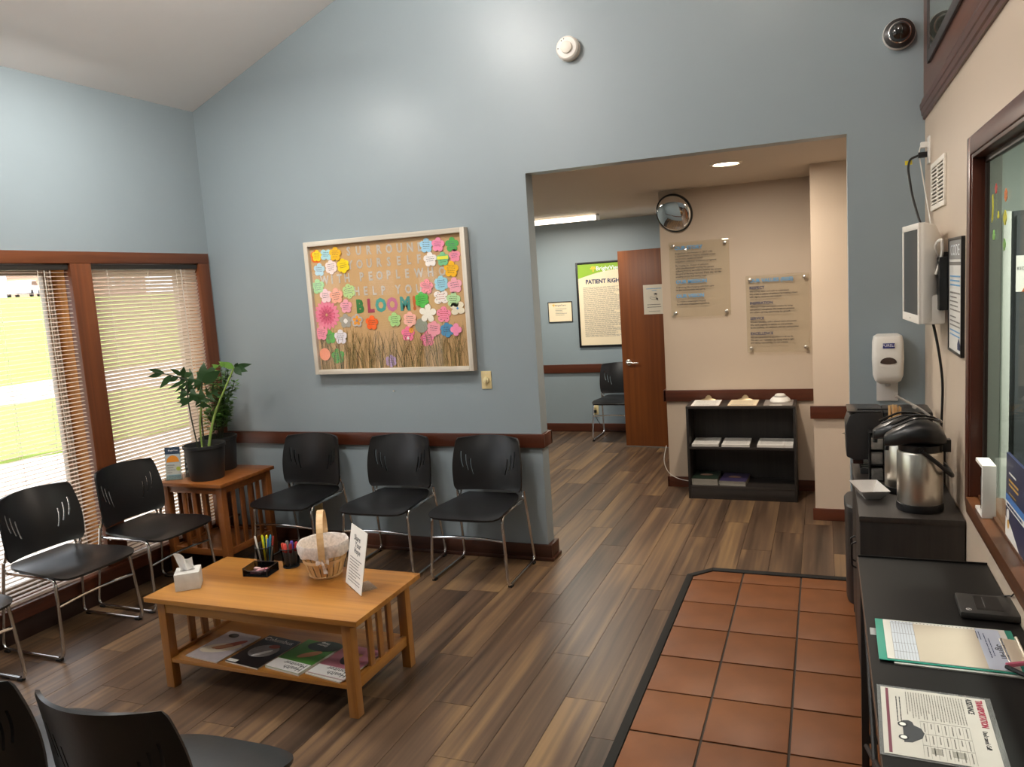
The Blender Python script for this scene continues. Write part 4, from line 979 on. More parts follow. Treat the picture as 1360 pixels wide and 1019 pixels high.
# ------------------------------------------------------------------ magazines on the lower shelf
def magazine(x, y, a, label, cover, pages=.006, z=.1466, w=.205, h=.275, n=1):
    t = thing('magazine', label, 'magazine', (x, y, z), a, 'magazines under the coffee table')
    MB().box(-w/2, w/2, -h/2, h/2, 0, pages).build('pages', mat('page_edges', '#cfc8bb', .7, scale=200), t)
    c = MB().box(-w/2-.001, w/2+.001, -h/2-.001, h/2+.001, pages, pages+.0008).build('cover', cover[0], t, bevel=0)
    zz = pages+.0008
    for k, it in enumerate(cover[1:]):
        zz += .0003
        if it[0] == 'text': text(it[1], it[2], (it[3], it[4], zz), (0, 0, it[6] if len(it) > 6 else 0), c, it[5])
        elif it[0] == 'rect': MB().box(it[1], it[2], it[3], it[4], zz-.0003, zz+.0002).build(it[6], it[5], c)
        elif it[0] == 'blob': MB().prism([(it[1]+it[3]*math.cos(2*PI*j/20)*math.cos(it[7])-it[4]*math.sin(2*PI*j/20)*math.sin(it[7]), it[2]+it[3]*math.cos(2*PI*j/20)*math.sin(it[7])+it[4]*math.sin(2*PI*j/20)*math.cos(it[7])) for j in range(20)], zz-.0003, zz+.0002).build(it[6], it[5], c)
    return t
W_ = mat('cover_white', '#ddd8d0', .35); MK = mat('cover_black', '#1c1b1d', .3); GR = mat('cover_green', '#4f8a33', .35); PK = mat('cover_pink', '#b9707f', .35); SKIN = mat('cover_tan', '#b98158', .4); RD = mat('cover_red', '#9a4331', .4)
WT = mat('cover_white_print', '#ece9e4', .5)
magazine(-2.705, 2.765, -.10, 'pale food magazine lying leftmost on the coffee table shelf', [mat('cover_pale', '#b6aeaf', .35, var=.2, scale=30), ('blob', .0, -.02, .10, .045, mat('cover_cream', '#d9cdb4', .4), 'picture', .5), ('blob', .03, .02, .075, .022, RD, 'picture', .9), ('blob', .0, -.01, .05, .016, SKIN, 'picture', .6), ('blob', -.04, .10, .03, .02, MK, 'picture', 0)], .005)
magazine(-2.468, 2.765, -.12, 'black city magazine second from the left on the coffee table shelf', [MK, ('text', 'Columbus', .044, -.097, .092, WT), ('blob', .0, .0, .075, .06, mat('cover_grey', '#8d8782', .4, var=.4, scale=60), 'picture', .4), ('blob', .01, -.02, .05, .012, WT, 'picture', .9), ('blob', .02, .05, .03, .018, RD, 'picture', .2), ('rect', -.098, -.04, -.134, -.112, WT, 'caption')], .007)
HM = lambda m, pic: [m, ('rect', -.103, .103, -.137, -.060, WT, 'title_band'), ('text', 'Health', .042, .088, -.075, INK, PI), ('text', 'Monitor', .042, .088, -.113, INK, PI)]+pic
HMt = [('text', 'Health', .040, .092, -.098, INK, PI), ('text', 'Monitor', .040, .092, -.066, INK, PI)]
magazine(-2.240, 2.765, -.14, 'green health magazine third from the left on the coffee table shelf', [GR, ('blob', .03, .11, .09, .05, mat('cover_dark_green', '#28382c', .35), 'picture', .2), ('blob', .018, .02, .058, .022, SKIN, 'picture', .75), ('rect', -.103, .103, -.138, -.058, WT, 'title_band')]+HMt+[('text', 'Doctor\nThings', .020, .04, .118, WT, PI)], .011)
magazine(-2.012, 2.768, -.12, 'top pink health magazine of the rightmost stack on the shelf', [PK, ('blob', -.005, .02, .035, .05, mat('cover_charcoal', '#3a3133', .4), 'picture', .3), ('blob', .01, .06, .03, .02, SKIN, 'picture', .3), ('rect', -.103, .103, -.138, -.062, WT, 'title_band')]+HMt, .005, z=.1525)
magazine(-2.018, 2.760, -.16, 'white health magazine under the pink one at the shelf right end', [W_], .005)
magazine(-1.945, 2.83, -.10, 'dark magazine at the bottom of the rightmost stack on the shelf', [MK], .004, z=.1595, w=.10, h=.15) if False else None

# ------------------------------------------------------------------ hallway things
MX = Matrix.Rotation(PI/2, 4, 'X')
def logo(par, x, z, s, y, mt):
    b = MB()
    for k in range(5):
        a = PI*(k+.5)/5; b.prism([(.0, .0), (s*.5*math.cos(a-.22), s*.5*math.sin(a-.22)), (s*.62*math.cos(a), s*.62*math.sin(a)), (s*.5*math.cos(a+.22), s*.5*math.sin(a+.22))], 0, .0008)
    b.prism([(-s*.1, -s*.45), (s*.1, -s*.45), (s*.1, .02*s), (-s*.1, .02*s)], 0, .0008)
    return b.build('logo', mt, par, (x, y, z), rot=RB)
def framed(name, label, cat, x, z, w, h, fr, m_frame, m_face, depth=.022, Y=8.78):
    t = thing(name, label, cat, (x, Y, z))
    for s in (-1, 1):
        MB().box(min(s*w/2, s*(w/2-fr)), max(s*w/2, s*(w/2-fr)), -depth, -.001, -h/2, h/2).build('frame_side', m_frame, t, bevel=.002)
        MB().box(-w/2+fr, w/2-fr, -depth, -.001, min(s*h/2, s*(h/2-fr)), max(s*h/2, s*(h/2-fr))).build('frame_side', m_frame, t, bevel=.002)
    f = MB().box(-w/2+fr-.002, w/2-fr+.002, -depth+.008, -.002, -h/2+fr-.002, h/2-fr+.002).build('poster', m_face, t)
    return t, f, -depth+.008
t, f, y = framed('patient_rights_poster', 'black framed poster with a green top, partly behind the wooden door', 'poster', -2.337, 1.498, .655, .985, .024, BLK, CREAM)
LIME = mat('lime_print', '#8fb52d', .5)
cv = [(-.303, .468), (-.303, .305)]+[(-.303+.606*k/10, .305+.085*math.sin(PI*.62*k/10)) for k in range(1, 11)]+[(.303, .468)]
MB().prism(cv, 0, .0006, MX).build('green_band', LIME, f, (0, y, 0))
text('BrightView', .066, (-.085, y-.001, .390), RB, f, mat('logo_white', '#f3f1f6', .5), bold=.01); logo(f, -.118, .405, .062, y-.001, mat('logo_yellow', '#f3c23c', .5))
text('PATIENT RIGHTS', .066, (-.215, y-.001, .243), RB, f, NAVY, sx=.93, bold=.035)
o = lines(.50, .58, 42, .0042, 11); stuff(o.build('print_lines', GREYINK, f, (-.25, y-.0012, .205), rot=RB))
t, f, y = framed('certificate', 'small thin framed certificate on the far hall wall left of the poster', 'certificate', -2.882, 1.434, .298, .240, .007, BLK, CREAM, .014)
text('BrightView', .030, (-.06, y-.001, .068), RB, f, GREYINK); logo(f, -.078, .076, .034, y-.001, mat('logo_yellow', '#f3c23c', .5))
stuff(lines(.14, .09, 5, .005, 3, .6).build('print_lines', GREYINK, f, (-.06, y-.001, .045), rot=RB))
t, f, y = framed('framed_poster', 'black framed yellow poster cut off by the opening edge in the hall', 'picture', -3.32, 1.54, .37, .935, .022, BLK, mat('pale_yellow_poster', '#d8c06a', .6))
outlet((-2.515, 8.78, .262), 'ivory outlet with a dark plug on the far hall wall by the chair')
p = MB().box(-.016, .016, -.035, -.001, -.018, .014).build('power_plug', BLK, None, (-2.515, 8.769, .250), bevel=.003)
tag(p, 'black plug with a cord in the far hall outlet', 'plug')
MB().tube([(0, -.03, -.015), (.02, -.035, -.10), (.10, -.03, -.20), (.20, -.028, -.235), (.4, -.026, -.24)], .0035, 6, .06).build('cord', BLKM, p)
# flush lights on the hall ceiling
t = thing('recessed_downlight', 'round recessed downlight glowing in the hall ceiling', 'ceiling light', (-.556, 5.174, 2.452))
MB().lathe([(.078, 0), (.100, 0), (.100, -.006), (.082, -.010), (.078, -.004)], n=36, cap=False).build('trim_ring', mat('cream_trim', '#e7dcc9', .4), t, smooth=True)
MB().lathe([(0, -.001), (.078, -.001), (.078, -.003), (0, -.003)], n=32).build('lens', mat('glowing_lens', '#fff0d8', .5, emit=14), t)
def tube_light(x0, x1, y, label):
    t = thing('fluorescent_light', label, 'ceiling light', ((x0+x1)/2, y, 2.452)); L = (x1-x0)/2
    MB().box(-L, L, -.045, .045, -.018, 0).build('housing', WHT, t, bevel=.003)
    b = MB(); rr = [[(x, .052*math.cos(PI*k/10), -.018-.042*math.sin(PI*k/10)**.7) for k in range(11)] for x in (-L+.012, L-.012)]; b.rings(rr)
    b.build('diffuser', mat('glowing_diffuser', '#fff2dc', .5, emit=4.5), t, smooth=False)
    for s in (-1, 1): MB().box(min(s*L, s*(L-.012)), max(s*L, s*(L-.012)), -.054, .054, -.064, 0).build('end_cap', WHT, t, bevel=.003)
tube_light(-3.38, -2.13, 7.90, 'wrapped fluorescent light on the hall ceiling near the far wall')
tube_light(-3.43, -2.205, 6.12, 'fluorescent light end just showing past the opening edge')
# convex mirror
nm = Vector((-.30, -1, -.36)).normalized()
t = thing('convex_mirror', 'round convex safety mirror with a black rim in the hall corner', 'mirror', (-1.10, 6.40, 2.268), rot=nm.to_track_quat('Z', 'Y').to_euler())
Rm, hgt = .148, .050; k2 = [(Rm*math.cos(a), hgt*math.sin(a)) for a in (PI/2*j/12 for j in range(13))]
MB().lathe([(r, z) for r, z in k2[:-1]]+[(0, hgt)], n=48).build('mirror_face', mat('mirror_silver', '#e6e6e6', .015, 1, var=0), t, smooth=True)
MB().lathe([(Rm-.003, -.01), (Rm+.008, -.01), (Rm+.009, .004), (Rm+.004, .010), (Rm-.004, .008)], n=48).build('rim', BLK, t, smooth=True)
MB().tube([(0, 0, -.008), (.02, .0, -.05)], .012, 8).build('bracket', BLK, t)
# acrylic signs with stand-offs
ACR = glass('acrylic_sign_sheet', '#fbfaf6', .7, body=.035, bodycol='#eee6da')
def acrylic(x0, x1, z0, z1, label):
    t = thing('acrylic_sign', label, 'sign', ((x0+x1)/2, 6.475, (z0+z1)/2)); w, h = (x1-x0)/2, (z1-z0)/2
    MB().box(-w, w, -.031, -.025, -h, h).build('sheet', ACR, t, bevel=.001)
    for x in (-1, 1):
        for z in (-1, 1): MB().lathe([(0, .0), (.012, 0), (.012, .032), (.014, .033), (.014, .040), (.011, .042), (0, .042)], (x*(w-.032), z*(h-.032), .0), 16, MX).build('standoff', STEEL, t, smooth=True)
    return t, w, h
t, w, h = acrylic(-1.160, -.688, 1.433, 2.040, 'clear acrylic sign with three blue headings, left one on the beige wall')
def para(par, s, x, z, size, mt, sp=1.15, sx=1): text(s, size, (x, -.0318, z), RB, par, mt, space=sp, sx=sx, bold=.03 if mt in (SKYINK, NAVY) else .012)
para(t, 'OUR STORY', -w+.045, h-.063, .040, SKYINK)
para(t, 'BrightView was founded in 2015 with\na commitment to helping patients access\nmedication, evidence-based\noutpatient addiction treatment programs.', -w+.047, h-.098, .0195, INK)
para(t, 'By treating the disease of addiction\nwhile simultaneously treating the person\nsuffering from it, we believe patients can achieve\nthe goal of life-long recovery. Every day, we see\namazing people find lasting hope.', -w+.047, h-.197, .0195, INK, sx=.95)
para(t, 'OUR MISSION', -w+.045, h-.335, .040, SKYINK)
para(t, 'Delivering life-changing addiction care\nin the communities we serve.', -w+.047, h-.372, .0195, INK)
para(t, 'OUR VISION', -w+.045, h-.450, .040, SKYINK)
para(t, 'To make a meaningful impact\nin addiction treatment outcomes.', -w+.047, h-.487, .0195, INK)
t, w, h = acrylic(-.570, -.100, 1.126, 1.732, 'clear acrylic sign listing four values, lower right one on the beige wall')
para(t, 'OUR VALUES (RISE)', -w+.028, h-.052, .038, SKYINK)
for k, (a, b) in enumerate((('RESPECT', 'We actively listen and seek to understand.\nWe create a culture of inclusion by treating others\nwith dignity, kindness and respect.'), ('INSPIRATION', 'We inspire hope and transformation by being\nour GREAT transplants. We invest in ourselves\nand others, igniting opportunity for growth.'),
        ('SERVICE', 'We are relentless with a shared vision of success.\nWe work urgently to deliver on our promise\nto our patients, our partners, and our communities.'), ('EXCELLENCE', 'We are committed to excellence in all we do.\nWe earn our reputation by doing what is right\nand taking responsibility for our actions.'))):
    z = h-.105-.1205*k; para(t, a, -w+.028, z, .029, NAVY); para(t, b, -w+.028, z-.026, .0185, INK, sx=.93)
# paper on the door
u = Vector((math.cos(DA), math.sin(DA), 0)); nrm = Vector((math.sin(DA), -math.cos(DA), 0))
pc = Vector((-1.235, 7.965, 0))+u*.365+Vector((-math.sin(DA), math.cos(DA), 0))*.0445
t = thing('door_notice', 'white paper notice with a small drawing on the wooden hall door', 'notice', (pc.x, pc.y, 1.545), DA+PI)
MB().box(-.112, .112, -.0012, 0, -.150, .150).build('sheet', mat('notice_paper', '#e3dccd', .7), t)
stuff(lines(.16, .025, 1, .006, 2, 0).build('print_lines', SKYINK, t, (-.08, -.0015, .122), rot=RB)); stuff(lines(.05, .02, 1, .006, 2, 0).build('print_lines', SKYINK, t, (-.02, -.0015, .100), rot=RB))
stuff(lines(.15, .05, 2, .007, 4, .3).build('print_lines', GREYINK, t, (-.075, -.0015, -.04), rot=RB)); stuff(lines(.12, .02, 1, .004, 4, 0).build('print_lines', GREYINK, t, (-.06, -.0015, -.11), rot=RB))
b = MB(); b.prism([(-.005, .055), (.02, .065), (.035, .055), (.03, .045), (.01, .048)], 0, .0006, MX)
b.tube([(-.045, 0, .02), (-.03, 0, .005), (0, 0, -.002), (.03, 0, .002), (.045, 0, -.012)], .0018, 4); b.tube([(-.04, 0, .03), (0, 0, .018), (.03, 0, .012)], .0014, 4); b.prism([(.02, .02), (.04, .01), (.038, -.012), (.022, .0)], 0, .0006, MX); b.tube([(.01, 0, .046), (.012, 0, .03), (.022, 0, .026), (.03, 0, .044)], .0013, 4)
b.build('drawing', INK, t, (0, -.0016, 0))

# dark bookcase
bk = thing('bookcase', 'low dark laminate bookcase against the beige hall wall', 'bookcase', (-.615, 6.285, 0))
BWd, BD, BH = .408, .158, .745; BT = BH+.0006
for s in (-1, 1): MB().box(min(s*BWd, s*(BWd-.018)), max(s*BWd, s*(BWd-.018)), -BD, BD, 0, BH-.018).build('side_panel', EBONY, bk, bevel=.001)
MB().box(-BWd, BWd, -BD-.002, BD, BH-.018, BH).build('top', EBONYX, bk, bevel=.001)
for z in (.402, .088): MB().box(-BWd+.018, BWd-.018, -BD+.002, BD-.006, z, z+.018).build('shelf', EBONYX, bk, bevel=.001)
MB().box(-BWd+.018, BWd-.018, -BD+.004, -BD+.018, 0, .088).build('kick_board', EBONYX, bk, bevel=.001)
MB().box(-BWd+.018, BWd-.018, BD-.006, BD, 0, BH-.018).build('back_panel', EBONY, bk)
def clipboard(x, a, label, pcol):
    t = thing('clipboard', label, 'clipboard', (x, 6.285, BT), a)
    MB().box(-.113, .113, -.155, .155, 0, .003).build('board', mat('brown_hardboard', '#5b3c26', .6), t, bevel=.001)
    MB().box(-.107, .107, -.150, .128, .003, .0048).build('paper', pcol, t)
    stuff(lines(.17, .2, 9, .004, 8).build('print_lines', GREYINK, t, (-.085, .08, .0051)))
    stuff(lines(.17, .03, 1, .010, 3, 0).build('print_lines', GREYINK, t, (-.085, -.105, .0051)))
    c = MB(); c.prism([(-.060, 0), (.060, 0), (.058, .008), (.028, .016), (.020, .034), (.008, .046), (-.008, .046), (-.020, .034), (-.028, .016), (-.058, .008)], -.001, .001, Matrix.Translation((0, .115, .005)) @ Matrix.Rotation(.95, 4, 'X'))
    c.build('clip', mat('bronze_clip', '#9b8a6d', .35, .8), t, bevel=.0004); MB().tube([(-.055, .128, .008), (.055, .128, .008)], .004, 6).build('clip_bar', STEEL, t)
clipboard(-.880, .02, 'clipboard with white form at the left end of the bookcase top', PAPER)
clipboard(-.596, -.01, 'clipboard with cream form in the middle of the bookcase top', CREAM)
p = MB().box(-.105, .105, -.14, .14, 0, .002).build('leaflet', mat('grey_leaflet', '#8a827b', .6, var=.3, scale=30), None, (-.335, 6.285, BT)); tag(p, 'grey printed leaflet under the white machine on the bookcase', 'leaflet')
MB().box(-.06, .03, -.135, -.115, .002, .0026).build('photo_strip', PAPER, p)
t = thing('white_noise_machine', 'round white sound machine on the right end of the bookcase', 'sound machine', (-.325, 6.34, BH+.0030))
MB().lathe([(0, 0), (.076, 0), (.078, .008), (.070, .022), (.052, .038), (.048, .040)], n=32).build('base', WHT, t, smooth=True)
MB().lathe([(.058, .030), (.050, .041), (.042, .046), (.036, .044)], n=32).build('grille', mat('grey_grille', '#8f8a84', .6, var=.3, scale=120), t, smooth=True)
MB().lathe([(.040, .040), (.038, .054), (.028, .060), (0, .062)], n=32).build('cap', WHT, t, smooth=True)
for k, (x, w, n, c, lab) in enumerate(((-.888, .205, 12, '#b9b4ad', 'left stack of white paper on the middle bookcase shelf'), (-.655, .210, 11, '#c3beb6', 'second stack of paper from the left on the bookcase shelf'), (-.392, .20, 12, '#c9c4bc', 'third stack of printed paper on the bookcase shelf'), (-.262, .06, 12, '#d2cdc6', 'narrow paper stack at the right end of the bookcase shelf'))):
    t = thing('paper_stack', lab, 'paper stack', (x, 6.28, .4206), R.uniform(-.03, .03) if k < 3 else 0, 'paper stacks in the bookcase')
    MB().box(-w/2, w/2, -.135, .13, 0, .018).build('sheets', mat('stack_edge_'+c, c, .7, var=.2, scale=300, stretch=(.02, .02, 1)), t)
    tp = MB().box(-w/2+.002, w/2-.002, -.133, .128, .018, .0186).build('top_sheet', PAPER, t)
    stuff(lines(w*.8, .22, 10, .004, k).build('print_lines', GREYINK, tp, (-w*.4, .11, .0189)))
for x, h, lab, c in ((-.900, .052, 'stack of dark green magazines at the bottom left of the bookcase', '#26352a'), (-.680, .038, 'stack of purple magazines on the bottom bookcase shelf', '#3d3457')):
    t = thing('magazine_stack', lab, 'magazine stack', (x, 6.285, .1066), R.uniform(-.05, .05))
    n = 5
    for k in range(n):
        z = h*k/n; MB().box(-.1, .1, -.13, .13, z, z+h/n*.9).build('magazine', mat('mag_edge', '#8f8a80', .6, scale=300), t, (R.uniform(-.003, .003), R.uniform(-.004, .004), 0))
    c_ = MB().box(-.101, .101, -.131, .131, h-.001, h+.001).build('cover', mat('mag_cover_'+c, c, .4), t)
    MB().prism([(.05*math.cos(2*PI*j/14), .03*math.sin(2*PI*j/14)) for j in range(14)], h+.001, h+.0015).build('cover_picture', mat('mag_pic', '#a88470', .5), c_)
tag(MB().tube([(-1.246, 6.440, .36), (-1.262, 6.43, .30), (-1.272, 6.425, .22), (-1.24, 6.42, .13), (-1.16, 6.435, .075), (-1.05, 6.445, .055)], .0035, 6, .05).build('white_cable', WHT), 'thin white cable looping down behind the left side of the bookcase', 'cable')

# ------------------------------------------------------------------ right wall things
t = thing('air_vent', 'white louvred air vent high on the right wall', 'vent', (XR, 4.05, 2.107))
fr = MB(); fr.box(-.010, 0, -.225, .225, .085, .108); fr.box(-.010, 0, -.225, .225, -.108, -.085); fr.box(-.010, 0, -.225, -.195, -.085, .085); fr.box(-.010, 0, .195, .225, -.085, .085); fr.box(-.010, 0, -.010, .010, -.085, .085)
fr.build('frame', mat('cream_white_metal', '#e3dccf', .45), t, bevel=.002); MB().box(-.002, .0, -.195, .195, -.085, .085).build('duct_shadow', BLKM, t)
for s in (-1, 1):
    for k in range(10): MB().box(-.0095, -.002, .012 if s > 0 else -.193, .193 if s > 0 else -.012, -.080+.0168*k, -.080+.0168*k+.0065, Matrix.Identity(4)).build('louvre', mat('cream_white_metal', '#e3dccf', .45), t)
t = thing('wall_outlet', 'white wall outlet above the vent with two plugs', 'outlet', (XR, 4.40, 2.30))
MB().box(-.007, 0, -.04, .04, -.064, .064).build('plate', WHT, t, bevel=.002)
for z in (-.022, .022): MB().box(-.010, -.006, -.017, .017, z-.015, z+.015).build('socket', WHT, t, bevel=.001)
t = thing('hanging_cable', 'black power cord with a yellow tag hanging from outlet to the monitor', 'cord', (XR, 4.40, 2.28))
MB().box(-.050, -.0105, -.013, .013, -.012, .014).build('plug', BLK, t, bevel=.003)
MB().tube([(-.048, 0, 0), (-.085, 0, -.012), (-.100, -.05, -.06), (-.092, -.16, -.20), (-.072, -.30, -.34), (-.062, -.40, -.37)], .0055, 8, .05).build('cable', BLKM, t, smooth=True)
MB().box(-.108, -.076, -.004, .0, -.040, -.020).build('tag', mat('yellow_tag', '#e2cf35', .5), t)
t = thing('adapter_cord', 'thin white cord with a white plug on the outlet over the vent', 'cord', (XR, 4.40, 2.325))
MB().box(-.040, -.0105, -.014, .014, -.012, .016).build('plug', WHT, t, bevel=.003)
MB().tube([(-.038, 0, 0), (-.046, .012, -.03), (-.020, .02, -.20), (-.012, -.12, -.36), (-.03, -.36, -.44), (-.05, -.42, -.50)], .003, 6, .05).build('cable', WHT, t, smooth=True)
# white touch monitor
P0, P1 = Vector((.3785, 3.715, 0)), Vector((.350, 4.10, 0))
ang = math.atan2(P0.y-P1.y, P0.x-P1.x)          # local +x runs from the far edge to the near edge
t = thing('wall_monitor', 'white touch monitor on a black arm at the right wall', 'monitor', ((P0.x+P1.x)/2, (P0.y+P1.y)/2, 1.716), ang); L = (P1-P0).length/2; Hh = .213
cs = MB(); 
rr = []
for y, w, h_, dz in ((0, L, Hh, 0), (.018, L, Hh, 0), (.062, L-.015, Hh-.010, -.004), (.092, L-.05, Hh-.045, -.02)): rr.append([(w, y, h_+dz), (-w, y, h_+dz), (-w, y, -h_+dz*.2), (w, y, -h_+dz*.2)])
cs.rings(rr); cs.build('housing', WHT, t, bevel=.006)
for a in ((-L, L, Hh-.026, Hh), (-L, L, -Hh, -Hh+.036)): MB().box(a[0], a[1], -.006, .002, a[2], a[3]).build('bezel', WHT, t, bevel=.002)
for s in (-1, 1): MB().box(min(s*L, s*(L-.022)), max(s*L, s*(L-.022)), -.006, .002, -Hh+.036, Hh-.026).build('bezel', WHT, t, bevel=.002)
MB().box(-L+.022, L-.022, -.003, .001, -Hh+.036, Hh-.026).build('screen', mat('dark_screen', '#2c2f33', .22, var=0), t)
MB().box(-.004, .004, -.0068, -.006, -Hh+.014, -Hh+.02).build('power_led', GREYINK, t)
MB().box(L-.12, L-.01, .02, .098, -Hh-.004, -Hh+.12).build('card_reader', WHT, t, bevel=.008)
MA = (Matrix.Translation(t.location) @ Matrix.Rotation(ang, 4, 'Z')).inverted() @ Matrix.Translation((XR, 3.86, 1.69))
MB().box(-.02, 0, -.09, .09, -.11, .11, MA).build('wall_plate', BLK, t, bevel=.003); MB().box(-.05, -.02, -.04, .04, -.05, .05, MA).build('arm', BLK, t, bevel=.003)
MB().box(-.045, -.01, -.19, -.11, -.13, .09, MA).build('power_brick', BLK, t, bevel=.004)
MB().tube([(-.03, -.10, .08), (-.06, -.15, .14), (-.035, -.19, .17), (-.03, -.16, .10), (-.05, -.13, .02)], .006, 8, .05, M=MA).build('white_loop', WHT, t, smooth=True)
t = thing('monitor_cable', 'black cable running down the wall from monitor to the counter', 'cable', (XR, 3.84, 1.5))
MB().tube([(-.06, -.05, .03), (-.045, -.06, -.05), (-.03, -.06, -.14), (-.012, -.02, -.26), (-.010, .02, -.40), (-.012, .04, -.50)], .0055, 8, .08).build('cable', BLKM, t, smooth=True)
# framed sign right of the monitor
t = thing('framed_notice', 'black framed notice with a grey heading between monitor and reception window', 'notice', (XR, 3.505, 1.625)); w, h = .165, .228
for s in (-1, 1):
    MB().box(-.014, 0, min(s*w, s*(w-.010)), max(s*w, s*(w-.010)), -h, h).build('frame_side', BLK, t, bevel=.001)
    MB().box(-.014, 0, -w+.01, w-.01, min(s*h, s*(h-.010)), max(s*h, s*(h-.010))).build('frame_side', BLK, t, bevel=.001)
f = MB().box(-.010, 0, -w+.009, w-.009, -h+.009, h-.009).build('sheet', mat('notice_white', '#dcdad4', .5), t)
MB().box(-.0106, -.0099, -w+.01, w-.01, h-.085, h-.010).build('header_band', mat('header_grey', '#8e8d8b', .5), f)
text('CODE', .062, (-.0112, w-.05, h-.070), RR, f, mat('header_pale', '#dfe3e6', .5), sx=1.3)
MB().box(-.0106, -.0099, -w+.02, w-.02, h-.108, h-.095).build('rule_band', GREYINK, f)
for k, (z, n) in enumerate(((.085, 3), (.02, 5), (-.075, 3), (-.13, 2))):
    stuff(lines(.25, .017*n, n, .0055, 20+k, .4).build('print_lines', SKYINK if k in (0, 3) else GREYINK, f, (-.0112, .125, z), rot=RR))
b = MB(); b.prism([(-.03, 0), (.03, 0), (.03, .022), (.0, .045), (-.03, .022)], 0, .0006); b.build('house_icon', NAVY, f, (-.0112, -.10, -.205), rot=RR)
# picture window / framed glass on the upper panelling
t = thing('framed_glass', 'large dark framed glass panel high on the wood panelling, cut by photo corner', 'frame', (XR-.007, 3.55, 3.22)); w, h = .78, .53
FD = mat('dark_frame_wood', '#3b3230', .4)
for s in (-1, 1):
    MB().box(-.014, 0, min(s*w, s*(w-.05)), max(s*w, s*(w-.05)), -h, h).build('frame_side', FD, t, bevel=.005)
    MB().box(-.014, 0, -w+.05, w-.05, min(s*h, s*(h-.05)), max(s*h, s*(h-.05))).build('frame_side', FD, t, bevel=.005)
MB().box(-.007, -.001, -w+.045, w-.045, -h+.045, h-.045).build('mat_board', mat('pale_mat_board', '#b7bab2', .5), t)
MB().box(-.0095, -.008, -w+.05, w-.05, -h+.05, h-.05).build('glazing', glass('picture_glass', '#f2f5f2', 1.3), t)

# ------------------------------------------------------------------ coffee counter
t = thing('coffee_cabinet', 'dark laminate coffee cabinet against the right wall', 'cabinet', (.303, 3.72, 0)); w, d, H = .182, .45, .785
MB().box(-w-.003, w, -d-.003, d, H-.022, H).build('top', EBONYY, t, bevel=.001)
MB().box(-w, w, -d, -d+.018, .0, H-.022).build('side_panel', EBONY, t, bevel=.001); MB().box(-w, w, d-.018, d, .0, H-.022).build('side_panel', EBONY, t, bevel=.001)
MB().box(w-.006, w, -d+.018, d-.018, .06, H-.022).build('back_panel', EBONY, t); MB().box(-w+.02, -w+.035, -d+.018, d-.018, 0, .07).build('kick_board', EBONYY, t)
MB().box(-w+.018, w, -d+.018, d-.018, .07, .088).build('bottom', EBONYY, t)
for s in (0, 1):
    y0 = -d+.02+s*(d-.02)+.002; y1 = y0+d-.024
    dr = MB().box(-w-.001, -w+.017, y0, y1, .078, H-.026).build('door', EBONY, t, bevel=.001)
    yy = y1-.04 if s == 0 else y0+.04
    MB().tube([(-w-.001, yy, .42), (-w-.022, yy, .43), (-w-.022, yy, .53), (-w-.001, yy, .54)], .004, 6, .01).build('handle', BLK, dr)
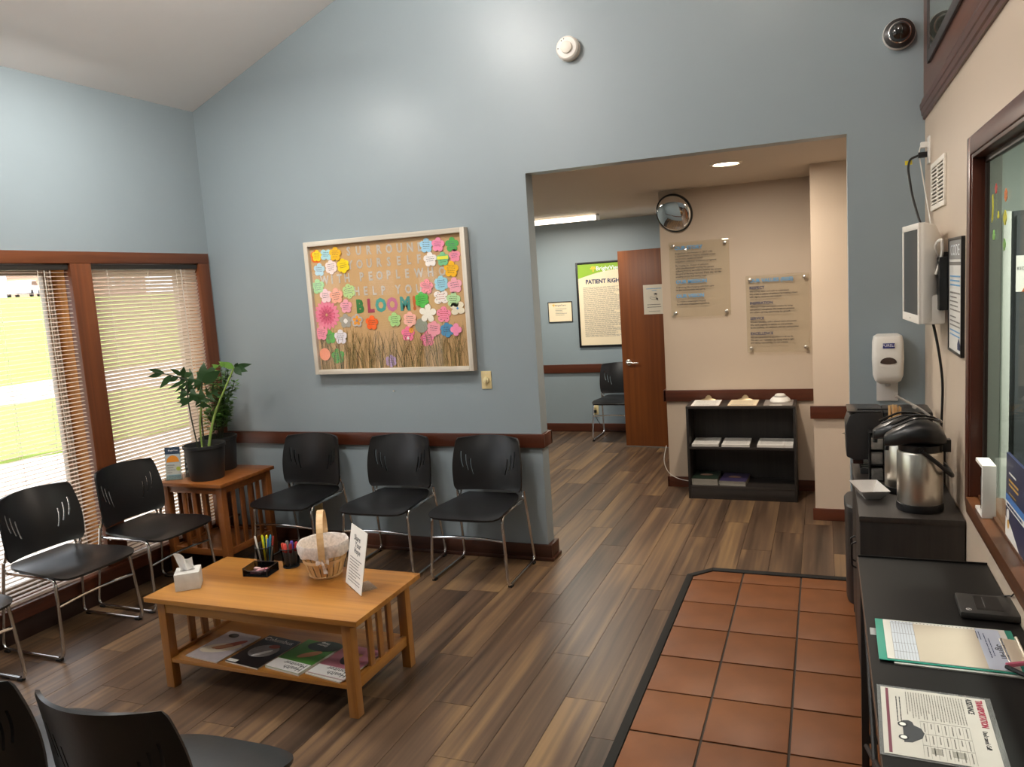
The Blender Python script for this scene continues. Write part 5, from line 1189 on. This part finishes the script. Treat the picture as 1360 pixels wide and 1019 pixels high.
def airpot(x, y, rz, label, tube):
    t = thing('airpot', label, 'airpot', (x, y, H+.0005), rz, 'steel airpots on the coffee cabinet')
    if not tube: t.scale = (1, 1, .91)
    MB().lathe([(0, 0), (.084, 0), (.086, .006), (.085, .030), (.080, .032)], n=40).build('base_ring', BLK, t, smooth=True)
    MB().lathe([(.081, .030), (.0825, .033), (.0825, .232), (.079, .240), (.070, .244)], n=48).build('body', STEEL, t, smooth=True)
    MB().lathe([(.070, .238), (.076, .242), (.078, .262), (.080, .268), (.06, .27)], n=40).build('collar', BLK, t, smooth=True)
    rr = []
    for xx, hw, zt, zb in ((-.128, .020, .296, .258), (-.120, .030, .306, .255), (-.09, .050, .327, .258), (-.055, .068, .348, .264), (-.015, .080, .362, .266), (.025, .083, .360, .266), (.06, .074, .344, .266), (.082, .055, .318, .268), (.092, .030, .296, .272)):
        ring = []
        for k in range(20):
            a = 2*PI*k/20; c_, s_ = math.cos(a), math.sin(a); ring.append((xx, hw*math.copysign(abs(c_)**.7, c_), (zt+zb)/2+(zt-zb)/2*math.copysign(abs(s_)**.7, s_)))
        rr.append(ring)
    MB().rings(rr).build('lid', BLK, t, smooth=True)
    MB().tube([(-.118, 0, .262), (-.120, 0, .238)], .010, 10).build('spout', BLK, t, smooth=True)
    MB().tube([(-.10, -.028, .335), (-.02, -.034, .374), (.04, -.030, .372), (.075, -.02, .355), (.075, .02, .355), (.04, .030, .372), (-.02, .034, .374), (-.10, .028, .335)], .005, 6, .02).build('pump_lever', mat('glossy_black', '#171717', .18, coat=1), t, smooth=True)
    MB().tube([(.0, -.088, .252), (.055, -.090, .205), (.100, -.078, .160), (.108, -.05, .150), (.108, .05, .150), (.100, .078, .160), (.055, .090, .205), (.0, .088, .252)], .0085, 8, .015).build('carry_handle', BLK, t, smooth=True)
    MB().box(.080, .108, -.020, .020, .236, .286).build('latch', BLK, t, bevel=.003)
    for s in (-1, 1): MB().cyl((0, .252, s*.080-.006), .010, .012, 12, Matrix.Rotation(PI/2, 4, 'X')).build('pivot', BLK, t)
    if tube:
        TB_ = mat('clear_grey_plastic', '#c9c5be', .15, alpha=.75)
        MB().tube([(.090, .03, .285), (.082, .03, .32), (.050, .03, .362), (.000, .03, .405), (-.035, .03, .425), (-.079, .03, .452)], .0048, 8, .04).build('dip_tube', TB_, t, smooth=True)
        MB().lathe([(0, 0), (.008, 0), (.008, .012), (0, .012)], n=10, M=Matrix.Translation((-.010, .03, .405)) @ Matrix.Rotation(-1.0, 4, 'Y')).build('tube_joint', TB_, t)
        MB().lathe([(0, 0), (.0065, 0), (.0065, .012), (0, .012)], n=10, M=Matrix.Translation((-.072, .03, .447)) @ Matrix.Rotation(-1.0, 4, 'Y')).build('tube_tip', TB_, t)
    return t
airpot(.346, 3.41, 0, 'front steel airpot with black lid and clear tube on the cabinet', True)
airpot(.318, 3.67, .1, 'second steel airpot half hidden behind the front one', False)
# single serve coffee machine
t = thing('coffee_machine', 'black coffee machine at the far end of the dark cabinet', 'coffee machine', (.30, 4.045, H)); 
MB().box(-.05, .155, -.105, .115, .0, .300).build('body', BLK, t, bevel=.010)
MB().box(-.150, -.05, -.095, .105, .0, .026).build('drip_tray', BLKM, t, bevel=.004)
for k in range(5): MB().box(-.145, -.055, -.085+.038*k, -.075+.038*k, .026, .029).build('grate_bar', STEEL, t)
b = MB(); pr = [(-.210, .085), (-.213, .235), (-.195, .285), (-.165, .298), (-.05, .300), (-.05, .075), (-.175, .068)]
b.prism(pr, -.112, .108, MX); b.build('brew_head', mat('charcoal_plastic', '#2b2a2a', .35), t, bevel=.008)
MB().box(-.205, -.060, -.108, .105, .299, .304).build('top_lid', mat('dark_grey_lid', '#1f1e1e', .3), t, bevel=.002)
MB().box(-.160, -.02, -.070, -.055, .304, .310).build('lid_handle', BLK, t, bevel=.002)
MB().box(-.180, -.135, -.06, .06, .040, .069).build('spout_block', mat('dark_brown_plastic', '#3a1f18', .4), t, bevel=.004)
MB().cyl((-.215, 0, .175), .009, .005, 12).build('power_button', STEEL, t)
# cups of stirrers, condiment rack, food tray
t = thing('stirrer_cup', 'dark cup of wooden coffee stirrers behind the airpots', 'cup', (.285, 3.80, H+.0005))
MB().lathe([(0, 0), (.024, 0), (.034, .245), (.032, .246), (.030, .20)], n=24).build('cup', BLKM, t, smooth=True)
q = random.Random(5); SW = wood('stirrer_wood', '#c99a60', '#ecc58e', 2, .6, 30, .02)
for k in range(11):
    x, y = (k % 4-1.5)*.0135, (k//4-1)*.012; Mx = Matrix.Translation((x, y, .10)) @ Matrix.Rotation(q.uniform(-.06, .06), 4, 'Y') @ Matrix.Rotation(q.uniform(-1, 1), 4, 'Z')
    s = MB().box(-.0035, .0035, -.0008, .0008, 0, .255+q.uniform(-.01, .006)).build('stirrer', SW, t, Mx.to_translation(), rot=Mx)
t = thing('condiment_rack', 'black rack of shiny sugar packets left of the hind airpot', 'rack', (.215, 3.86, H))
for s in (-1, 1): MB().box(min(s*.033, s*.028), max(s*.033, s*.028), -.04, .04, 0, .225).build('side_panel', BLK, t, bevel=.001)
for z in (0, .075, .15, .22): MB().box(-.028, .028, -.04, .04, z, z+.005).build('shelf', BLK, t)
MB().box(-.028, .028, .036, .04, .005, .22).build('back_panel', BLK, t)
for i, z in enumerate((.005, .080, .155)):
    for k in range(3):
        MB().box(-.024, .024, -.036+.012*k, -.028+.012*k, z, z+.052).build('packet', mat('foil_packet', '#8a8782', .3, .5, var=.4, scale=60), t, rot=(q.uniform(-.1, .1), 0, 0), bevel=.001)
t = thing('food_tray', 'shiny white paper food boat with a red scrap on the cabinet', 'tray', (.170, 3.575, H+.001), .22)
rr = []
for z, w_, l_ in ((0, .030, .055), (.0, .030, .055), (.042, .058, .098)): rr.append([(w_, l_, z), (-w_, l_, z), (-w_, -l_, z), (w_, -l_, z)])
b = MB(); b.add([p for p in rr[0]], [(0, 1, 2, 3)])
o_, i_ = rr[1], rr[2]
for k in range(4):
    k2_ = (k+1) % 4; b.add([o_[k], o_[k2_], i_[k2_], i_[k]], [(0, 1, 2, 3)])
me = b.build('boat', mat('shiny_white_card', '#d9d6d2', .22, .35, var=.1, scale=30), t); md = me.modifiers.new('thick', 'SOLIDIFY'); md.thickness = .0016
MB().cbox((0, 0, .006), (.014, .010, .008)).build('red_scrap', mat('red_scrap', '#a21f2c', .5), t, (-.02, .0, 0), rot=(0, 0, .4), bevel=.002)
t = thing('charger_cable', 'coiled black adapter and cable by the wall behind the airpots', 'cable', (.472, 3.86, H))
MB().box(-.018, .012, -.05, .05, 0, .20).build('adapter', BLK, t, bevel=.006)
MB().tube([(-.015, -.05, .19), (-.03, -.04, .25), (-.02, .03, .262), (-.005, .06, .22), (-.02, .05, .12), (-.028, -.02, .10), (-.02, -.06, .14)], .0045, 6, .03).build('coil', BLKM, t, smooth=True)
# slim bin behind the cabinet
t = thing('waste_bin', 'slim black rounded waste bin between the coffee cabinet and the blue wall', 'bin', (.205, 4.385, .009))
rr = []
for z, k in ((0, .93), (.01, .96), (.47, 1.0), (.50, 1.0)):
    rr.append([(.118*k*math.copysign(abs(math.cos(a))**.55, math.cos(a)), .165*k*math.copysign(abs(math.sin(a))**.55, math.sin(a)), z) for a in (2*PI*j/32 for j in range(32))])
MB().rings(rr).build('body', mat('bin_black', '#242323', .4), t, smooth=True)
rr = [[(x*s, y*s, z) for x, y, _ in rr[3]] for z, s in ((.500, 1.02), (.522, 1.02), (.532, .96), (.533, .5))]
MB().rings(rr).build('lid', mat('bin_lid_grey', '#343332', .45), t, smooth=True)

# ------------------------------------------------------------------ black table in front
t = thing('black_table', 'black folding table under the reception window with forms on it', 'table', (.292, 2.20, .009)); TT = .756
MB().box(-.194, .196, -.62, .655, TT-.020, TT).build('tabletop', mat('black_laminate', '#131110', .55, var=.12, scale=5, spec=.22), t, bevel=.001)
e = MB(); e.box(-.1965, -.194, -.62, .655, TT-.020, TT-.001); e.build('edge_band', wood('edge_band_wood', '#35271f', '#6b5140', 1, .4, 16, .02), t)
MB().box(-.194, .196, .655, .658, TT-.02, TT+.006).build('back_edge', BLK, t)
for y in (-.56, .60):
    for x in (-.178, .175): MB().box(x-.012, x+.012, y-.012, y+.012, 0, TT-.02).build('leg', BLKM, t, bevel=.002)
    MB().box(-.166, .163, y-.008, y+.008, TT-.06, TT-.02).build('end_rail', BLKM, t, bevel=.001)
    MB().box(-.166, .163, y-.008, y+.008, .10, .125).build('stretcher', BLKM, t, bevel=.001)
MB().box(-.186, -.172, -.548, .588, TT-.055, TT-.02).build('side_rail', BLKM, t, bevel=.001)
MB().tube([(-.178, -.50, .12), (-.178, .54, .66)], .008, 8).build('brace', BLKM, t)
MB().tube([(-.178, .54, .12), (-.178, -.50, .66)], .008, 8).build('brace', BLKM, t)
TZ2 = TT+.0096
# optical drive / signature pad
t = thing('external_drive', 'flat dark external drive with a cable near the window sill', 'drive', (.425, 2.462, TZ2), -.03)
MB().box(-.078, .078, -.072, .072, .002, .022).build('case', mat('dark_grey_plastic', '#2f2d2b', .4), t, bevel=.006)
MB().box(-.035, .03, -.045, .055, .022, .0226).build('top_inset', mat('darker_inset', '#242220', .3), t)
MB().tube([(-.012, .045, .0228), (-.012, -.03, .0228)], .0008, 4).build('seam', GREYINK, t)
MB().cyl((-.055, -.05, .0221), .0075, .0005, 16).build('logo_disc', mat('logo_grey', '#c9c6c2', .4), t); text('hp', .010, (-.055, -.053, .0229), (0, 0, -.3), t, INK, 'CENTER')
for x in (-.06, .06):
    for y in (-.055, .055): MB().cyl((x, y, 0), .006, .003, 8).build('foot', RUB, t)
MB().tube([(.075, .03, .012), (.092, .02, .010), (.0, .09, .006), (-.03, .11, .003), (.02, .10, .004), (.065, .06, .03), (.055, .0, .05), (.07, -.03, .09), (.085, -.05, .130)], .0022, 6, .03).build('cable', BLKM, t, smooth=True)
# teal clipboard with sign-in sheet
t = thing('clipboard', 'teal clipboard with a sign-in form on the black table', 'clipboard', (.280, 2.200, TZ2), -.015)
TEAL = mat('teal_plastic', '#2a8a76', .4)
MB().box(-.160, .172, -.122, .128, .004, .0066).build('board', TEAL, t, bevel=.001)
MB().box(-.125, .165, -.130, -.05, .0, .0035).build('lower_folder', mat('clear_folder', '#b9bab4', .3), t); MB().box(-.175, -.150, .03, .075, .0002, .0008).build('tape', glass('clear_tape', '#dcdcd8', .5, body=.3), t)
pp = MB().box(-.140, .155, -.115, .123, .0066, .0082).build('form', mat('form_paper', '#cbc6be', .7), t)
MB().box(-.066, .085, -.113, .108, .0082, .0086).build('blank_sheet', mat('tan_sheet', '#b8ab99', .7, var=.04), pp)
MB().box(.085, .140, -.113, .118, .0082, .0085).build('blue_header', mat('pale_blue_paper', '#b6bccb', .7), pp)
MB().box(-.122, -.066, -.113, .118, .0082, .00845).build('grid_area', mat('grid_paper', '#bcc0c8', .7), pp)
g = MB()
for k in range(9): g.box(-.122+.007*k-.0004, -.122+.007*k+.0004, -.112, .108, .0084, .0088)
for y in (.104, .04, -.02, -.07): g.box(-.122, -.066, y-.0003, y+.0003, .0084, .0087)
for k in range(30): g.box(-.118+.0088*k, -.115+.0088*k, .112, .115, .0084, .0088) if k < 24 else None
stuff(g.build('grid_lines', GREYINK, pp))
text('Sign-In', .030, (.122, .03, .0088), (0, 0, -PI/2), pp, INK)
for x, n_, y0, w_ in ((.112, 1, .06, .12), (.104, 1, .09, .17), (.094, 2, .10, .06)): stuff(lines(w_, .006*n_, n_, .0022, 9).build('print_lines', NAVY, pp, (x, y0, .0089), rot=(0, 0, -PI/2)))
MB().box(.140, .176, -.072, .062, .0085, .012).build('clip', mat('cream_metal_clip', '#d8c9b4', .35, .4), t, bevel=.002)
MB().tube([(.140, -.072, .0115), (.134, -.070, .012), (.134, .060, .012), (.140, .062, .0115)], .0016, 6, .005).build('clip_wire', STEEL, t); MB().tube([(.172, -.075, .016), (.172, .066, .016)], .004, 8).build('clip_spring', STEEL, t)
t = thing('pen', 'dark pen with a pink topper lying across the clipboard clip', 'pen', (.430, 2.108, TZ2+.0165), .35)
MB().tube([(-.03, 0, 0), (.048, .0, .004)], .006, 8).build('barrel', mat('pink_topper', '#c4607a', .5), t, smooth=True); MB().tube([(-.034, -.004, -.001), (-.012, -.05, -.003)], .0055, 8).build('cap', BLK, t, smooth=True)
# transportation flyer in a sleeve
FX = (.112+.325)/2
t = thing('transport_flyer', 'laminated transportation flyer with a car drawing on the black table', 'flyer', (.216, 1.803, TZ2), -.035)
MB().box(-.116, .120, -.146, .150, 0, .0012).build('sleeve', glass('plastic_sleeve', '#e8e8e6', 1.2, body=.12), t)
f = MB().box(-.108, .108, -.140, .140, .0012, .0022).build('sheet', mat('flyer_paper', '#c6c1b8', .45), t); zf = .0026
RT = (0, 0, -PI/2)
MB().box(-.098, -.092, -.135, .135, .0022, .0025).build('maroon_bar', mat('maroon_print', '#6e3445', .5), f)
text('TRANSPORTATION', .0185, (.088, .132, zf), RT, f, mat('crimson_print', '#a4304a', .5), sx=.72, bold=.03); text('ASSISTANCE', .0175, (.068, .132, zf), RT, f, INK, sx=.68, bold=.01); text('Don\'t cancel. Call!', .0135, (.086, .0, zf), RT, f, INK, sx=.7)
stuff(lines(.115, .120, 22, .0018, 14, .3).build('print_lines', GREYINK, f, (.062, .128, zf), rot=RT)); stuff(lines(.12, .014, 2, .002, 5, .2).build('print_lines', INK, f, (-.066, .10, zf), rot=RT))
g = MB()
for k in range(8): g.box(.062-.0135*k-.0002, .062-.0135*k+.0002, -.135, .005, zf-.0003, zf)
for y in (.005, -.045, -.09): g.box(-.0325, .062, y-.0002, y+.0002, zf-.0003, zf)
stuff(g.build('table_grid', GREYINK, f)); 
for y in (-.002, -.05, -.095): stuff(lines(.036, .094, 7, .0022, int(abs(y)*1000)+3, .5).build('print_lines', GREYINK, f, (.062, y, zf), rot=RT))
for a, b_ in ((-.018, .0), (.02, .045)): MB().box(a, b_, -.118, -.096, zf-.0003, zf).build('shaded_cell', mat('flyer_shade', '#9b978d', .6), f)
cp = [(-.042, 0), (-.046, .012), (-.040, .020), (-.028, .022), (-.018, .036), (.0, .041), (.020, .036), (.032, .024), (.041, .016), (.044, 0)]
MB().prism(cp, 0, .0004, Matrix.Translation((-.068, -.045, .0023)) @ Matrix.Rotation(-PI/2, 4, 'Z')).build('car_drawing', mat('drawn_car_grey', '#3c3e42', .5), f)
for u_ in (-.026, .026): MB().lathe([(0, 0), (.010, 0), (.010, .0006), (.0065, .0006)], n=14, M=Matrix.Translation((-.068, -.045-u_, .0025))).build('drawn_wheel', INK, f); MB().cyl((-.068, -.045-u_, .0031), .0065, .0003, 12).build('drawn_hub', PAPER, f)
# things on the sill and behind the reception glass
t = thing('paper_holder', 'white open sided box holder standing on the reception window sill', 'holder', (.489, 2.905, .9255))
for a in ((-.020, .020, -.062, -.050, .0, .176), (-.020, .020, -.050, .060, .164, .176), (-.020, .020, -.050, .060, .0, .010), (.016, .020, -.050, .060, .010, .164)): MB().box(*a).build('panel', WHT, t, bevel=.002)
for k in range(3): MB().box(-.010, .015, -.048+.026*k, -.026+.026*k, .010, .06+.03*k).build('card_pack', (BLK, PAPER, BLKM)[k], t, bevel=.001)
t = thing('brochure', 'navy brochure with gold and white print standing on the reception sill', 'brochure', (.507, 2.537, .9255))
b = MB().box(-.004, .004, -.12, .13, 0, .262).build('booklet', mat('brochure_navy', '#232a4d', .35), t)
MB().box(-.0046, -.0039, -.12, .13, .118, .138).build('blue_band', mat('brochure_blue', '#3f78bd', .4), b)
MB().box(-.0046, -.0039, -.12, .13, .100, .118).build('white_band', WT, b)
MB().prism([(-.12, 0), (.13, 0), (.13, .062), (.08, .050), (.0, .020), (-.12, .0)][::-1], 0, .0006, Matrix(((0, 0, -1, -.0040), (-1, 0, 0, .01), (0, 1, 0, .001), (0, 0, 0, 1)))).build('white_corner', WT, b) if False else MB().prism([(-.130, 0), (.06, 0), (.02, .018), (-.06, .050), (-.130, .064)], 0, .0006, Matrix(((0, 0, -1, -.0040), (-1, 0, 0, 0), (0, 1, 0, .001), (0, 0, 0, 1)))).build('white_corner', WT, b)
stuff(lines(.12, .028, 2, .007, 6, .3).build('gold_print', mat('gold_print', '#d2a447', .4), b, (-.0048, .09, .195), rot=RR)); stuff(lines(.09, .012, 1, .004, 6, .3).build('gold_print', mat('gold_print', '#d2a447', .4), b, (-.0048, .085, .155), rot=RR)); stuff(lines(.09, .012, 1, .006, 8, .0).build('white_print', WT, b, (-.0048, .09, .215), rot=RR))
stuff(lines(.20, .012, 1, .008, 9, 0).build('blue_print', NAVY, b, (-.0050, .115, .115), rot=RR))
MB().cyl((0, 0, 0), .017, .0008, 16, Matrix(((0, 0, -1, -.0040), (-1, 0, 0, .1), (0, 1, 0, .078), (0, 0, 0, 1)))).build('white_badge', WT, b); MB().cyl((0, 0, 0), .014, .0008, 16, Matrix(((0, 0, -1, -.0040), (-1, 0, 0, .094), (0, 1, 0, .050), (0, 0, 0, 1)))).build('gold_badge', mat('gold_print', '#d2a447', .4), b)
def gel(x, y, z, pts, col, label):
    o = MB().prism(pts, 0, .0015, Matrix(((0, 0, -1, 0), (-1, 0, 0, 0), (0, 1, 0, 0), (0, 0, 0, 1)))).build('window_gel', mat('gel_'+col, col, .3), None, (.5165, y, z)); tag(o, label, 'sticker', 'gel stickers on the reception glass')
from_px = (('red', 2.941, 1.984, '#c9443f', petals(.017, 5, .2), 'small red gel sticker on the reception glass, topmost'), ('or', 2.794, 1.953, '#d9742b', petals(.020, 6, .15), 'orange gel sticker right of the red one on the reception glass'),
  ('ye', 2.998, 1.926, '#d9d232', [(-.008, -.045), (.012, -.035), (.018, .0), (.010, .045), (-.004, .04), (.004, .0)], 'long yellow gel sticker left on the reception glass'), ('ye', 2.901, 1.899, '#d4cf2f', petals(.013, 3, .3), 'tiny yellow gel sticker between two longer yellow ones'),
  ('ye', 2.801, 1.886, '#cfc92e', petals(.023, 4, .12), 'round yellow gel sticker over the white post behind the glass'), ('gr', 2.968, 1.838, '#86c267', petals(.018, 3, .2), 'pale green gel sticker low left on the reception glass'), ('gr', 2.806, 1.805, '#79b355', petals(.019, 4, .2), 'green gel sticker low right over the white post'))
for _, y, z, c_, P_, lab in from_px: gel(.56, y, z, P_, c_, lab)
t = thing('tall_cabinet', 'dark grey tall cabinet standing behind the reception glass', 'cabinet', (1.097, 4.01, 0))
MB().box(-.36, .36, -.17, .17, .0, 1.95).build('carcass', mat('dark_grey_steel', '#3f4244', .45), t, bevel=.004)
for s in (-1, 1):
    dr = MB().box(min(s*.004, s*.35), max(s*.004, s*.35), -.185, -.171, .06, 1.93).build('door', mat('dark_grey_door', '#474a4c', .4), t, bevel=.002)
    MB().box(s*.04-.006, s*.04+.006, -.20, -.185, 1.0, 1.14).build('handle', STEEL, dr)
p = MB().box(-.026, .026, -.001, 0, -.075, .075).build('paper_card', PAPER, None, (.7715, 3.8238, 1.69)); tag(p, 'white card with an orange corner on the dark cabinet behind the glass', 'card')
MB().prism([(-.005, -.075), (.026, -.075), (.026, -.02)], 0, .0005, MX).build('orange_corner', mat('orange_print', '#d0632f', .5), p, (0, -.001, 0)); text('83CSC', .020, (0, -.0016, .015), RB, p, INK, 'CENTER', sx=.8)
t = thing('white_post', 'slim white upright post behind the reception glass', 'post', (.669, 3.60, 0))
MB().box(-.014, .014, -.014, .014, 0, 1.94).build('post', mat('post_white', '#bfc0b8', .5), t, bevel=.004); MB().box(-.03, .03, -.03, .03, 0, .02).build('foot', WHT, t, bevel=.003)
